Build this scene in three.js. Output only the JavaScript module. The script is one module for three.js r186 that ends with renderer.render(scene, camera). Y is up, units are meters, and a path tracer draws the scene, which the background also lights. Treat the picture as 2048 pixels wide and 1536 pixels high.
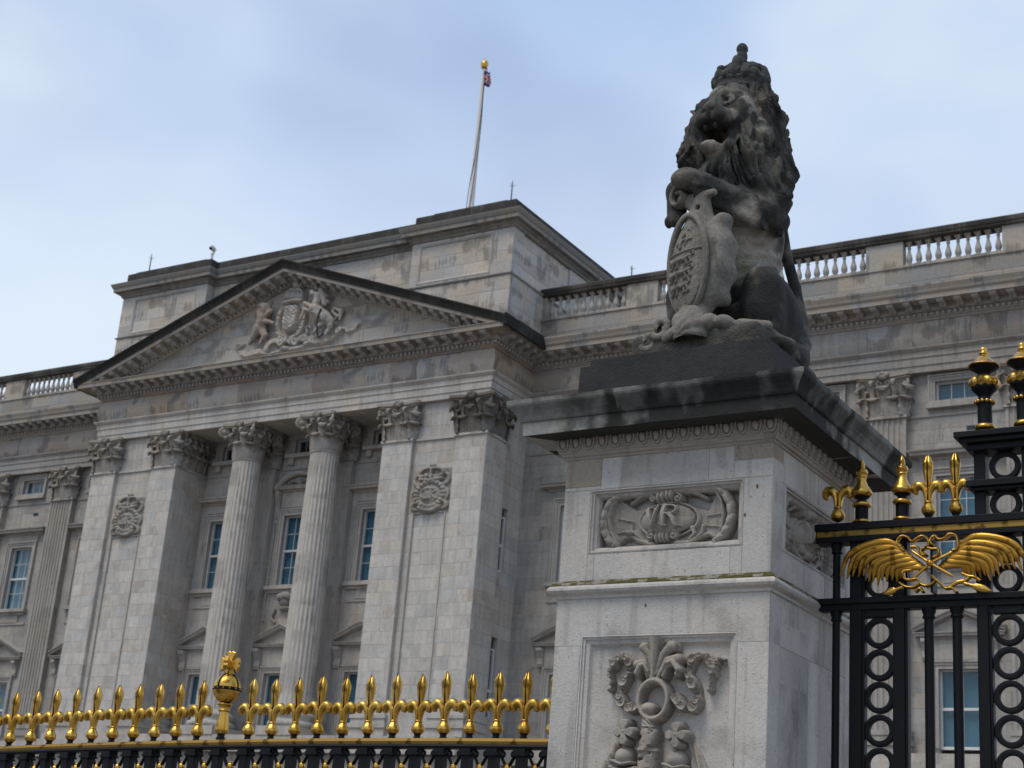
import * as THREE from 'three';
import { mergeGeometries, toCreasedNormals } from 'three/addons/utils/BufferGeometryUtils.js';
import { RoundedBoxGeometry } from 'three/addons/geometries/RoundedBoxGeometry.js';

// ------------------------------------------------------------------ camera, sky, sun, exposure
const D2R = Math.PI / 180;
const scene = new THREE.Scene();
const camera = new THREE.PerspectiveCamera(27.64, 4 / 3, 0.1, 4000);
camera.position.set(0, 1.6, 0);
camera.rotation.order = 'YXZ';
camera.rotation.set(19.108 * D2R, 32.756 * D2R, 4.702 * D2R);
camera.focus = 12.0; camera.userData.fStop = 4.5;
const EXPOSURE = 1.38;

// ------------------------------------------------------------------ noise
function rng(seed) { let s = seed >>> 0; return () => { s = (s + 0x6D2B79F5) >>> 0; let t = s; t = Math.imul(t ^ (t >>> 15), t | 1); t ^= t + Math.imul(t ^ (t >>> 7), t | 61); return ((t ^ (t >>> 14)) >>> 0) / 4294967296; }; }
const h3 = (x, y, z) => { let n = Math.imul(x, 374761393) + Math.imul(y, 668265263) + Math.imul(z, 2147483647) | 0; n = Math.imul(n ^ (n >>> 13), 1274126177); return ((n ^ (n >>> 16)) >>> 0) / 4294967296; };
const sm = t => t * t * (3 - 2 * t);
const lerp = (a, b, t) => a + (b - a) * t;
const clamp = (x, a = 0, b = 1) => x < a ? a : x > b ? b : x;
const sstep = (a, b, x) => sm(clamp((x - a) / (b - a)));
function vn(x, y, z, p = 0) {
  const xi = Math.floor(x), yi = Math.floor(y), zi = Math.floor(z), fx = sm(x - xi), fy = sm(y - yi), fz = sm(z - zi);
  const m = p ? (v => ((v % p) + p) % p) : (v => v);
  const x0 = m(xi), x1 = m(xi + 1), y0 = m(yi), y1 = m(yi + 1);
  return lerp(lerp(lerp(h3(x0, y0, zi), h3(x1, y0, zi), fx), lerp(h3(x0, y1, zi), h3(x1, y1, zi), fx), fy),
    lerp(lerp(h3(x0, y0, zi + 1), h3(x1, y0, zi + 1), fx), lerp(h3(x0, y1, zi + 1), h3(x1, y1, zi + 1), fx), fy), fz);
}
function fbm(x, y, z, o = 4, p = 0) { let s = 0, a = .5, n = 0; for (let i = 0; i < o; i++) { s += a * vn(x, y, z + i * 7.3, p); n += a; a *= .5; x *= 2; y *= 2; z *= 2; if (p) p *= 2; } return s / n; }

// sky: thin high cloud over pale blue, paler toward the horizon
{
  const W = 1024, H = 512, d = new Float32Array(W * H * 4);
  for (let j = 0; j < H; j++) for (let i = 0; i < W; i++) {
    const phi = ((i + .5) / W - .5) * 2 * Math.PI, th = ((j + .5) / H - .5) * Math.PI;
    const y = Math.sin(th), c = Math.cos(th), x = c * Math.cos(phi), z = c * Math.sin(phi);
    const e = clamp(y), k = .25 * Math.pow(1 - e, 2) + .75 * (1 - sstep(.22, .66, e)), SK = .86;
    let r = lerp(.315, .69, k), g = lerp(.45, .77, k), b = lerp(.69, .87, k);
    const q = 1 / (Math.max(y, 0) + .35), n = fbm(x * q * 3.4 + 11, z * q * 3.4 + 5, y * 4, 5), n2 = fbm(x * q * 8 + 3, z * q * 8, y * 6 + 9, 4);
    const cl = sstep(.36, .66, n * .8 + n2 * .2) * .66;
    r = lerp(r, .64, cl); g = lerp(g, .725, cl); b = lerp(b, .82, cl);
    const gy = sstep(.42, .75, fbm(x * q * 3.1 + 31, z * q * 3.1 + 17, y * 4 + 4, 4)) * .2; r *= (1 - gy) * SK; g *= (1 - gy) * SK; b *= (1 - gy * .75) * SK;
    if (y < 0) { const t = clamp(-y * 5); r = lerp(r, .2, t); g = lerp(g, .2, t); b = lerp(b, .2, t); }
    const o = (j * W + i) * 4; d[o] = r; d[o + 1] = g; d[o + 2] = b; d[o + 3] = 1;
  }
  const t = new THREE.DataTexture(d, W, H, THREE.RGBAFormat, THREE.FloatType);
  t.mapping = THREE.EquirectangularReflectionMapping; t.magFilter = t.minFilter = THREE.LinearFilter; t.needsUpdate = true;
  scene.background = t; scene.environment = t;
}
const sun = new THREE.DirectionalLight(0xfff3e2, 1.5);
sun.position.set(-38, 92, 20); sun.target.position.set(-20, 8, -26); sun.castShadow = true; sun.shadow.radius = 45;
sun.shadow.mapSize.set(2048, 2048);
Object.assign(sun.shadow.camera, { left: -60, right: 60, top: 60, bottom: -60, near: 1, far: 200 });
scene.add(sun, sun.target);

// ------------------------------------------------------------------ helpers: textures and materials
function tex(n, fn, srgb, metres) {
  const d = new Uint8Array(n * n * 4);
  for (let j = 0; j < n; j++) for (let i = 0; i < n; i++) { const c = fn(i / n, j / n), o = (j * n + i) * 4; d[o] = clamp(c[0]) * 255; d[o + 1] = clamp(c[1]) * 255; d[o + 2] = clamp(c[2]) * 255; d[o + 3] = 255; }
  const t = new THREE.DataTexture(d, n, n); t.wrapS = t.wrapT = THREE.RepeatWrapping; t.magFilter = THREE.LinearFilter; t.minFilter = THREE.LinearMipmapLinearFilter; t.generateMipmaps = true;
  if (srgb) t.colorSpace = THREE.SRGBColorSpace; t.repeat.set(1 / metres, 1 / metres); t.needsUpdate = true; return t;
}
const toS = v => v <= .0031308 ? v * 12.92 : 1.055 * Math.pow(v, 1 / 2.4) - .055;
const grey = v => { const s = toS(v); return [s, s, s]; };
// weathered limestone of the palace, 5 m tile: rain streaks, soot specks, warm blotches (multiplies the stone's own colour)
const texPalace = tex(1024, (u, v) => {
  const a = fbm(u * 6, v * 6, 1, 5, 6), s = fbm(u * 40, v * 5, 4, 4, 0) * .0 + vn(u * 48, v * 4, 8, 4 * 12) * .5 + vn(u * 96, v * 8, 3, 8 * 12) * .5, g = fbm(u * 64, v * 64, 2, 3, 64);
  let k = .80 + .34 * (a - .5) + .20 * (g - .5) + .24 * (s - .5);
  k *= 1 - .38 * sstep(.60, .78, fbm(u * 8 + 3, v * 8, 12, 4, 8)) * sstep(.35, .7, s);
  const w = (fbm(u * 5, v * 5, 30, 3, 5) - .5) * .12;
  return [toS(k * (1 + w)), toS(k), toS(k * (1 - w * 1.1))];
}, true, 5);
// columns: streaky, blotched with soot, 4 m tile
const texColumn = tex(1024, (u, v) => { const a = fbm(u * 5, v * 7, 201, 5, 35), s = vn(u * 44, v * 3, 202, 132) * .6 + vn(u * 88, v * 7, 203, 616) * .4, g = fbm(u * 80, v * 80, 204, 3, 80); let k = .80 + .28 * (a - .5) + .2 * (g - .5) + .22 * (s - .5); k *= 1 - .40 * sstep(.52, .72, a * .65 + s * .35); return [toS(k), toS(k * .99), toS(k * .965)]; }, true, 4);
// soot-stained limestone: black blotches and runs with hard edges over clean stone, 4 m tile
const texStain = tex(1024, (u, v) => { const a = fbm(u * 6, v * 8, 301, 6, 48), s = vn(u * 60, v * 4, 302, 240) * .6 + vn(u * 120, v * 9, 303, 1080) * .4, g = fbm(u * 90, v * 90, 304, 3, 90); let k = .86 + .24 * (a - .5) + .24 * (g - .5); k *= 1 - .42 * sstep(.50, .64, a * .78 + s * .22); const w = (fbm(u * 5, v * 5, 305, 3, 5) - .45) * .22; return [toS(k * (1 + w)), toS(k), toS(k * (1 - w * 1.2))]; }, true, 4);
const texPier = tex(1024, (u, v) => {
  const a = fbm(u * 5, v * 5, 21, 5, 5), g = fbm(u * 128, v * 128, 22, 2, 128), p = vn(u * 150, v * 150, 5, 150), q = vn(u * 40, v * 40, 15, 40);
  let k = .82 + .36 * (a - .5) + .16 * (g - .5);
  if (p > .90) k *= .62 + .2 * q; 
  k *= 1 - .34 * sstep(.56, .78, fbm(u * 4, v * 3, 41, 5, 12)); k *= 1 - .22 * sstep(.62, .8, fbm(u * 9, v * 9, 43, 4, 9)); k *= 1 - .18 * sstep(.55, .8, vn(u * 40, v * 3, 44, 120) * .6 + vn(u * 90, v * 7, 45, 630) * .4);
  const w = (fbm(u * 4, v * 4, 33, 3, 4) - .5) * .1;
  return [toS(k * (1 + w)), toS(k), toS(k * (1 - w))];
}, true, 2.2);
const bumpStone = tex(512, (u, v) => { const k = .5 + .5 * (fbm(u * 24, v * 24, 51, 4, 24) - .5) + .7 * (fbm(u * 96, v * 96, 52, 2, 96) - .5) - (vn(u * 70, v * 70, 53, 70) > .9 ? .25 : 0); return [k, k, k]; }, false, .8);
// soot crust: black with washed grey runs, 2.4 m tile
const texSoot = tex(1024, (u, v) => {
  const a = fbm(u * 7, v * 3, 61, 5, 0) * 0 + fbm(u * 6, v * 6, 61, 5, 6), s = vn(u * 18, v * 5, 62, 90) * .6 + vn(u * 40, v * 10, 63, 40) * .4, g = fbm(u * 90, v * 90, 64, 3, 90);
  const w = sstep(.45, .66, a * .74 + s * .26);
  let k = lerp(.045, .58, w) * (.72 + .56 * g);
  const gr = sstep(.6, .72, fbm(u * 10, v * 10, 65, 3, 10)) * .12;
  return [toS(k * (1 - gr * .3)), toS(k), toS(k * (1 - gr))];
}, true, 2.4);
// roof-line grime on the palace: dark grey with faint runs
const texGrime = tex(1024, (u, v) => { const a = fbm(u * 6, v * 6, 161, 5, 6), s = vn(u * 60, v * 4, 162, 60) * .6 + vn(u * 110, v * 8, 163, 110) * .4, g = fbm(u * 90, v * 90, 164, 3, 90); const w = sstep(.42, .75, a * .7 + s * .3); const k = lerp(.22, .62, w) * (.75 + .5 * g); return [toS(k), toS(k * .98), toS(k * .94)]; }, true, 3.2);
const texCrust = tex(512, (u, v) => { const a = fbm(u * 8, v * 8, 71, 5, 8), g = fbm(u * 64, v * 64, 72, 3, 64), p = vn(u * 90, v * 90, 73, 90); let k = .62 + .7 * (a - .5) + .4 * (g - .5); if (p > .965) k += .5; return grey(Math.max(.05, k)); }, true, 1.2);
const texMoss = tex(512, (u, v) => { const w = sstep(.38, .55, fbm(u * 14, v * 14, 81, 4, 14)), g = fbm(u * 90, v * 90, 82, 2, 90); const c = [lerp(.22, .072, w), lerp(.21, .064, w), lerp(.18, .016, w)]; return c.map(x => toS(x * (.6 + .8 * g))); }, true, .9);
const texGold = tex(512, (u, v) => { const a = fbm(u * 8, v * 8, 91, 4, 8), g = fbm(u * 60, v * 60, 92, 3, 60); const d = sstep(.54, .70, a) * .62; const k = 1 - d - .25 * (g - .5); return [toS(k), toS(k * (1 - d * .1)), toS(k * (1 - .2 * d))]; }, true, .5);
const rghGold = tex(256, (u, v) => { const a = fbm(u * 10, v * 10, 93, 4, 10); const k = .8 + .5 * (a - .5); return [k, k, k]; }, false, .4);
const C = (r, g, b) => new THREE.Color().setRGB(r, g, b);
const std = o => new THREE.MeshStandardMaterial(o);
const mkStone = (r, g, b, map = texPalace, bs = .006, vc = false) => std({ color: C(r * 1.06, g * 1.04, b * 1.0), map, bumpMap: bumpStone, bumpScale: bs, roughness: .92, vertexColors: vc });
const MAT = {
  stones: [[.54, .525, .505], [.515, .50, .48], [.56, .545, .525], [.53, .515, .49], [.54, .515, .485], [.50, .49, .472], [.55, .535, .515]].map(c => mkStone(...c)),
  stoneV: mkStone(1, 1, 1, texPalace, .006, true),
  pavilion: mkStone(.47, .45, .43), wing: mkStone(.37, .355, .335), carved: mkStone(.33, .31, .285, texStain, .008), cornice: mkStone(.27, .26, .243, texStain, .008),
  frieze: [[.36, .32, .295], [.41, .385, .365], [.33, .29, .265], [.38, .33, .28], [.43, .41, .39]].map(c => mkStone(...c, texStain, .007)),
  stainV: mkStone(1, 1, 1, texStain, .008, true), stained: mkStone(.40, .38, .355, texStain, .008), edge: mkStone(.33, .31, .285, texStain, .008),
  column: mkStone(.56, .54, .52, texColumn, .006),
  soot: std({ color: C(.165, .158, .145), map: texGrime, bumpMap: bumpStone, bumpScale: .01, roughness: .95 }),
  sima: std({ color: C(.075, .073, .068), map: texGrime, bumpMap: bumpStone, bumpScale: .01, roughness: .95 }),
  black: std({ color: C(.075, .075, .072), map: texCrust, bumpMap: bumpStone, bumpScale: .01, roughness: .9 }),
  pier: [[.49, .475, .46], [.52, .505, .49], [.45, .432, .415], [.37, .325, .27], [.55, .54, .53]].map(c => mkStone(...c, texPier, .0035)),
  pierCarve: mkStone(.355, .325, .295, texPier, .003), pierCyma: std({ color: C(.30, .298, .28), map: texSoot, bumpMap: bumpStone, bumpScale: .006, roughness: .93 }),
  pierCap: std({ color: C(.52, .515, .48), map: texSoot, bumpMap: bumpStone, bumpScale: .006, roughness: .93 }),
  plinth: std({ color: C(.030, .030, .032), map: texCrust, bumpMap: bumpStone, bumpScale: .005, roughness: .85 }),
  lion: std({ color: 0xffffff, vertexColors: true, map: texCrust, bumpMap: bumpStone, bumpScale: .008, roughness: .93 }),
  shield: std({ color: C(.27, .25, .215), map: texCrust, bumpMap: bumpStone, bumpScale: .004, roughness: .93 }),
  moss: std({ map: texMoss, bumpMap: bumpStone, bumpScale: .008, roughness: 1 }),
  iron: new THREE.MeshPhysicalMaterial({ color: C(.005, .0055, .008), roughness: .5, specularIntensity: .35, bumpMap: bumpStone, bumpScale: .001 }),
  goldRail: std({ color: C(.34, .22, .06), map: texGold, metalness: .9, roughness: .68 }),
  golds: [[.60, .36, .075, .40], [.54, .32, .06, .48], [.64, .40, .09, .44]].map(([r, g, b, q]) => std({ color: C(r, g, b), map: texGold, metalness: .95, roughness: q, roughnessMap: rghGold })),
  gold: std({ color: C(.60, .36, .075), map: texGold, metalness: .95, roughness: .42, roughnessMap: rghGold }),
  goldDark: std({ color: C(.46, .25, .04), map: texGold, metalness: .88, roughness: .5, roughnessMap: rghGold }),
  white: std({ color: C(.58, .585, .58), roughness: .5 }),
  blinds: [[.034, .135, .205], [.028, .12, .19], [.042, .145, .21], [.033, .125, .18]].map(c => std({ color: C(...c), roughness: .85 })), blindDark: std({ color: C(.02, .03, .045), roughness: .8 }),
  glass: new THREE.MeshPhysicalMaterial({ color: 0xffffff, transmission: 1, thickness: 0, roughness: .02, ior: 1.5 }),
  pole: std({ color: C(.62, .60, .57), roughness: .5 }), rope: std({ color: C(.05, .05, .05), roughness: .9 }),
  lead: std({ color: C(.10, .105, .11), roughness: .7 }),
};

// ------------------------------------------------------------------ helpers: objects
const taken = {};
const numbered = n => { const k = taken[n] = (taken[n] ?? -1) + 1; return k ? `${n}_${String(k).padStart(3, '0')}` : n; };
function thing(name, label, category, group) { const o = new THREE.Group(); o.name = numbered(name); o.userData = { label, category }; if (group) o.userData.group = group; scene.add(o); return o; }
function grp(name, parent) { const o = new THREE.Group(); o.name = name; parent.add(o); return o; }
function add(name, geo, mat, parent, o = {}) { const m = new THREE.Mesh(geo, mat); m.name = name; if (o.pos) m.position.set(...o.pos); if (o.rot) m.rotation.set(...o.rot); if (o.s) m.scale.setScalar(o.s); if (o.stuff) m.userData.kind = 'stuff'; if (o.label) m.userData.label = o.label; parent.add(m); return m; }
function rebase(g, x, y, z) { for (const c of g.children) { c.position.x -= x; c.position.y -= y; c.position.z -= z; } g.position.set(x, y, z); }
function structure(name, geo, mat) { const m = add(name, geo, mat, scene); m.userData.kind = 'structure'; return m; }

// ------------------------------------------------------------------ helpers: geometry
function uvBox(g, ox = 0, oy = 0) {
  if (g.index) g = g.toNonIndexed();
  if (!g.attributes.normal) g.computeVertexNormals();
  const p = g.attributes.position.array, n = p.length / 9, uv = new Float32Array(n * 6);
  for (let i = 0; i < n; i++) {
    const a = i * 9, ux = p[a + 3] - p[a], uy = p[a + 4] - p[a + 1], uz = p[a + 5] - p[a + 2], wx = p[a + 6] - p[a], wy = p[a + 7] - p[a + 1], wz = p[a + 8] - p[a + 2];
    const nx = Math.abs(uy * wz - uz * wy), ny = Math.abs(uz * wx - ux * wz), nz = Math.abs(ux * wy - uy * wx);
    for (let k = 0; k < 3; k++) { const b = a + k * 3, x = p[b], y = p[b + 1], z = p[b + 2]; let s, t; if (nz >= nx && nz >= ny) { s = x; t = y; } else if (nx >= ny) { s = z + .37; t = y; } else { s = x; t = z; } uv[i * 6 + k * 2] = s + ox; uv[i * 6 + k * 2 + 1] = t + oy; }
  }
  g.setAttribute('uv', new THREE.BufferAttribute(uv, 2)); return g;
}
function clean(g) { if (g.index) g = g.toNonIndexed(); for (const k of Object.keys(g.attributes)) if (!['position', 'normal', 'uv', 'color'].includes(k)) g.deleteAttribute(k); return g; }
function join(list, ox, oy) { list = list.map(clean); for (const g of list) { if (!g.attributes.normal) g.computeVertexNormals(); g.deleteAttribute('uv'); } return uvBox(mergeGeometries(list), ox, oy); }
function tint(g, c) { const n = g.attributes.position.count, a = new Float32Array(n * 3); for (let i = 0; i < n; i++) a.set(c, i * 3); g.setAttribute('color', new THREE.BufferAttribute(a, 3)); return g; }
const mv = (g, x, y, z) => g.translate(x, y, z);
const box = (x0, x1, y0, y1, z0, z1) => mv(new THREE.BoxGeometry(x1 - x0, y1 - y0, z1 - z0), (x0 + x1) / 2, (y0 + y1) / 2, (z0 + z1) / 2);
const rbox = (x0, x1, y0, y1, z0, z1, r = .01, s = 1) => mv(new RoundedBoxGeometry(x1 - x0, y1 - y0, z1 - z0, s, r), (x0 + x1) / 2, (y0 + y1) / 2, (z0 + z1) / 2);
const V3 = (x, y, z) => new THREE.Vector3(x, y, z), V2 = (x, y) => new THREE.Vector2(x, y);
const lathe = (pts, n = 20) => new THREE.LatheGeometry(pts.map(p => V2(p[0], p[1])), n);
const cyl = (r0, r1, y0, y1, n = 16) => mv(new THREE.CylinderGeometry(r1, r0, y1 - y0, n), 0, (y0 + y1) / 2, 0);
const ball = (r, x, y, z, sx = 1, sy = 1, sz = 1, n = 12) => new THREE.SphereGeometry(r, n, Math.max(6, n >> 1)).scale(sx, sy, sz).translate(x, y, z);
const curve = pts => new THREE.CatmullRomCurve3(pts.map(p => V3(...p)));
const tube = (pts, r, seg = 24, rs = 8) => new THREE.TubeGeometry(pts.isCurve || pts.getPoint ? pts : curve(pts), seg, r, rs, false);
// sweep an ellipse along a curve with varying half-width a(t) and half-thickness b(t); N is the rough facing direction
function sweep(pts, a, b, { seg = 20, rs = 8, N = [0, 0, 1], shape } = {}) {
  const c = pts.getPoint ? pts : curve(pts), P = [], I = [], nn = V3(...N);
  for (let i = 0; i <= seg; i++) {
    const t = i / seg, o = c.getPoint(t), T = c.getTangent(t), S = V3().crossVectors(T, nn).normalize(), M = V3().crossVectors(S, T).normalize();
    const ra = typeof a === 'function' ? a(t) : a, rb = typeof b === 'function' ? b(t) : b;
    for (let k = 0; k < rs; k++) { const q = k / rs * 2 * Math.PI; let cx = Math.cos(q) * ra, cz = Math.sin(q) * rb; if (shape) cz = shape(Math.cos(q), Math.sin(q), t) * rb; P.push(o.x + S.x * cx + M.x * cz, o.y + S.y * cx + M.y * cz, o.z + S.z * cx + M.z * cz); }
  }
  for (let i = 0; i < seg; i++) for (let k = 0; k < rs; k++) { const A = i * rs + k, B = i * rs + (k + 1) % rs, Cc = A + rs, D = B + rs; I.push(A, B, D, A, D, Cc); }
  for (const e of [0, seg]) { const o = c.getPoint(e / seg), id = P.length / 3; P.push(o.x, o.y, o.z); for (let k = 0; k < rs; k++) { const A = e * rs + k, B = e * rs + (k + 1) % rs; e ? I.push(A, B, id) : I.push(B, A, id); } }
  const g = new THREE.BufferGeometry(); g.setAttribute('position', new THREE.Float32BufferAttribute(P, 3)); g.setIndex(I); g.computeVertexNormals(); return g;
}
// prism between two rings of the same count (caps triangulated on poly2)
function loft2(A, B, poly2) {
  const P = [], n = A.length, tri = (a, b, c) => P.push(...a, ...b, ...c);
  for (let i = 0; i < n; i++) { const j = (i + 1) % n; tri(A[i], A[j], B[j]); tri(A[i], B[j], B[i]); }
  for (const f of THREE.ShapeUtils.triangulateShape(poly2.map(p => V2(p[0], p[1])), [])) { tri(A[f[2]], A[f[1]], A[f[0]]); tri(B[f[0]], B[f[1]], B[f[2]]); }
  const g = new THREE.BufferGeometry(); g.setAttribute('position', new THREE.Float32BufferAttribute(P, 3)); g.computeVertexNormals(); return g;
}
// moulding run: from plan point A to B, outward normal n, profile [[out,y]...] bottom to top, mitres mA / mB (x = end + m*out), cut into stones of about seg metres
function run(A, B, n, prof, { mA = 0, mB = 0, seg = 0, gap = .004, back = .3, slope = 0, rand } = {}) {
  const L = Math.hypot(B[0] - A[0], B[1] - A[1]), u = [(B[0] - A[0]) / L, (B[1] - A[1]) / L];
  const poly = [[-back, prof[0][1]], ...prof, [-back, prof[prof.length - 1][1]]];
  const at = (t, m) => poly.map(([o, y]) => { const s = t + m * o; return [A[0] + u[0] * s + n[0] * o, y + slope * s, A[1] + u[1] * s + n[1] * o]; });
  // keep faces outward: mirror order when u x n points down
  const flip = (u[0] * n[1] - u[1] * n[0]) < 0;
  const out = [], cuts = [0];
  if (seg) { let t = 0; while (true) { t += seg * (rand ? .75 + .5 * rand() : 1); if (t > L - seg * .5) break; cuts.push(t); } }
  cuts.push(L);
  for (let i = 0; i + 1 < cuts.length; i++) {
    const a = at(cuts[i] + (i ? gap : 0), i ? 0 : mA), b = at(cuts[i + 1] - (i + 2 < cuts.length ? gap : 0), i + 2 < cuts.length ? 0 : mB);
    out.push(flip ? loft2(a, b, poly) : loft2(b, a, poly));
  }
  return out;
}
// chamfered ashlar block: face on z = 0, body behind
function block(w, h, d = .2, b = .011) {
  const x = w / 2, y = h / 2, P = [], q = (a, b2, c, e) => P.push(...a, ...b2, ...c, ...a, ...c, ...e);
  const F = [[-x + b, -y + b, 0], [x - b, -y + b, 0], [x - b, y - b, 0], [-x + b, y - b, 0]], E = [[-x, -y, -b], [x, -y, -b], [x, y, -b], [-x, y, -b]], K = E.map(p => [p[0], p[1], -d]);
  q(...F); for (let i = 0; i < 4; i++) { const j = (i + 1) % 4; q(E[i], E[j], F[j], F[i]); q(K[i], K[j], E[j], E[i]); }
  const g = new THREE.BufferGeometry(); g.setAttribute('position', new THREE.Float32BufferAttribute(P, 3)); g.computeVertexNormals(); return g;
}
// rectangles of coursed masonry, openings cut out
function courses(a0, a1, y0, y1, ch, len, rand, holes = []) {
  const out = [], n = Math.max(1, Math.round((y1 - y0) / ch)), hh = (y1 - y0) / n;
  for (let r = 0; r < n; r++) {
    const b = y0 + r * hh, t = b + hh; let spans = [[a0, a1]];
    for (const [h0, h1, v0, v1] of holes) if (v0 < t - .05 && v1 > b + .05) spans = spans.flatMap(([s, e]) => h1 <= s || h0 >= e ? [[s, e]] : [[s, Math.max(s, h0)], [Math.min(e, h1), e]].filter(q => q[1] - q[0] > .03));
    for (const [s, e] of spans) {
      const k = Math.max(1, Math.round((e - s) / len - ((r & 1) ? .35 : 0))), ws = []; let tot = 0;
      for (let i = 0; i < k; i++) { let w = .75 + .5 * rand(); if ((r & 1) && k > 1 && (i === 0)) w *= .62; ws.push(w); tot += w; }
      let x = s; for (const w of ws) { const d = w / tot * (e - s); out.push([x, x + d, b, t]); x += d; }
    }
  }
  return out;
}
// relief carved on a plane: grid over [x0,x1]x[y0,y1], height fn(x,y) in metres, nothing where height <= 0
function relief(x0, x1, y0, y1, cell, fn) {
  const nx = Math.ceil((x1 - x0) / cell), ny = Math.ceil((y1 - y0) / cell), H = new Float32Array((nx + 1) * (ny + 1)), P = [], I = [], id = new Int32Array(H.length).fill(-1);
  for (let j = 0; j <= ny; j++) for (let i = 0; i <= nx; i++) H[j * (nx + 1) + i] = Math.max(-.002, fn(x0 + i * cell, y0 + j * cell));
  const V = k => { if (id[k] < 0) { id[k] = P.length / 3; const i = k % (nx + 1), j = (k - i) / (nx + 1); P.push(x0 + i * cell, y0 + j * cell, Math.max(H[k], -.002)); } return id[k]; };
  for (let j = 0; j < ny; j++) for (let i = 0; i < nx; i++) { const a = j * (nx + 1) + i, b = a + 1, c = a + nx + 1, d = c + 1; if (H[a] > 0 || H[b] > 0 || H[c] > 0 || H[d] > 0) { const A = V(a), B = V(b), Cc = V(c), D = V(d); Math.abs(H[a] - H[d]) < Math.abs(H[b] - H[c]) ? I.push(A, B, D, A, D, Cc) : I.push(A, B, Cc, B, D, Cc); } }
  const g = new THREE.BufferGeometry(); g.setAttribute('position', new THREE.Float32BufferAttribute(P, 3)); g.setIndex(I); g.computeVertexNormals(); return g;
}
// 2-D relief primitives: height contributions
const R_ = (d, r, h) => d >= r ? -1 : h * Math.sqrt(1 - (d / r) * (d / r));           // round ridge
const F_ = (d, r, h, e = .3) => d >= r ? -1 : h * Math.min(1, (r - d) / (r * e));      // flat ridge with bevelled edge
function segd(x, y, a, b) { const dx = b[0] - a[0], dy = b[1] - a[1], t = clamp(((x - a[0]) * dx + (y - a[1]) * dy) / (dx * dx + dy * dy)); return [Math.hypot(x - a[0] - dx * t, y - a[1] - dy * t), t]; }
function stroke(pts, r0, r1, h, flat, base = 0) { // polyline ridge
  const n = pts.length - 1; let bx0 = 1e9, bx1 = -1e9, by0 = 1e9, by1 = -1e9, rm = Math.max(r0, r1);
  for (const p of pts) { bx0 = Math.min(bx0, p[0] - rm); bx1 = Math.max(bx1, p[0] + rm); by0 = Math.min(by0, p[1] - rm); by1 = Math.max(by1, p[1] + rm); }
  return (x, y) => { if (x < bx0 || x > bx1 || y < by0 || y > by1) return -1; let m = -1; for (let i = 0; i < n; i++) { const [d, t] = segd(x, y, pts[i], pts[i + 1]), r = lerp(r0, r1, (i + t) / n); const v = flat ? F_(d, r, h) : R_(d, r, h * r / rm); if (v > 0) m = Math.max(m, v + base); } return m; };
}
const bez = (a, b, c, d, n = 10) => Array.from({ length: n + 1 }, (_, i) => { const t = i / n, u = 1 - t; return [0, 1].map(k => u * u * u * a[k] + 3 * u * u * t * b[k] + 3 * u * t * t * c[k] + t * t * t * d[k]); });
const spiral = (cx, cy, r0, r1, a0, a1, n = 22) => Array.from({ length: n + 1 }, (_, i) => { const t = i / n, a = lerp(a0, a1, t), r = lerp(r0, r1, t); return [cx + r * Math.cos(a), cy + r * Math.sin(a)]; });
const dome = (cx, cy, rx, ry, h, base = 0) => (x, y) => { const d = ((x - cx) / rx) ** 2 + ((y - cy) / ry) ** 2; return d >= 1 ? -1 : base + h * Math.sqrt(1 - d); };
const disc = (cx, cy, rx, ry, h, e = .12) => (x, y) => { const d = Math.hypot((x - cx) / rx, (y - cy) / ry); return d >= 1 ? -1 : h * Math.min(1, (1 - d) / e); };
const maxOf = list => (x, y) => { let m = -1; for (const f of list) { const v = f(x, y); if (v > m) m = v; } return m; };
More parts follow.
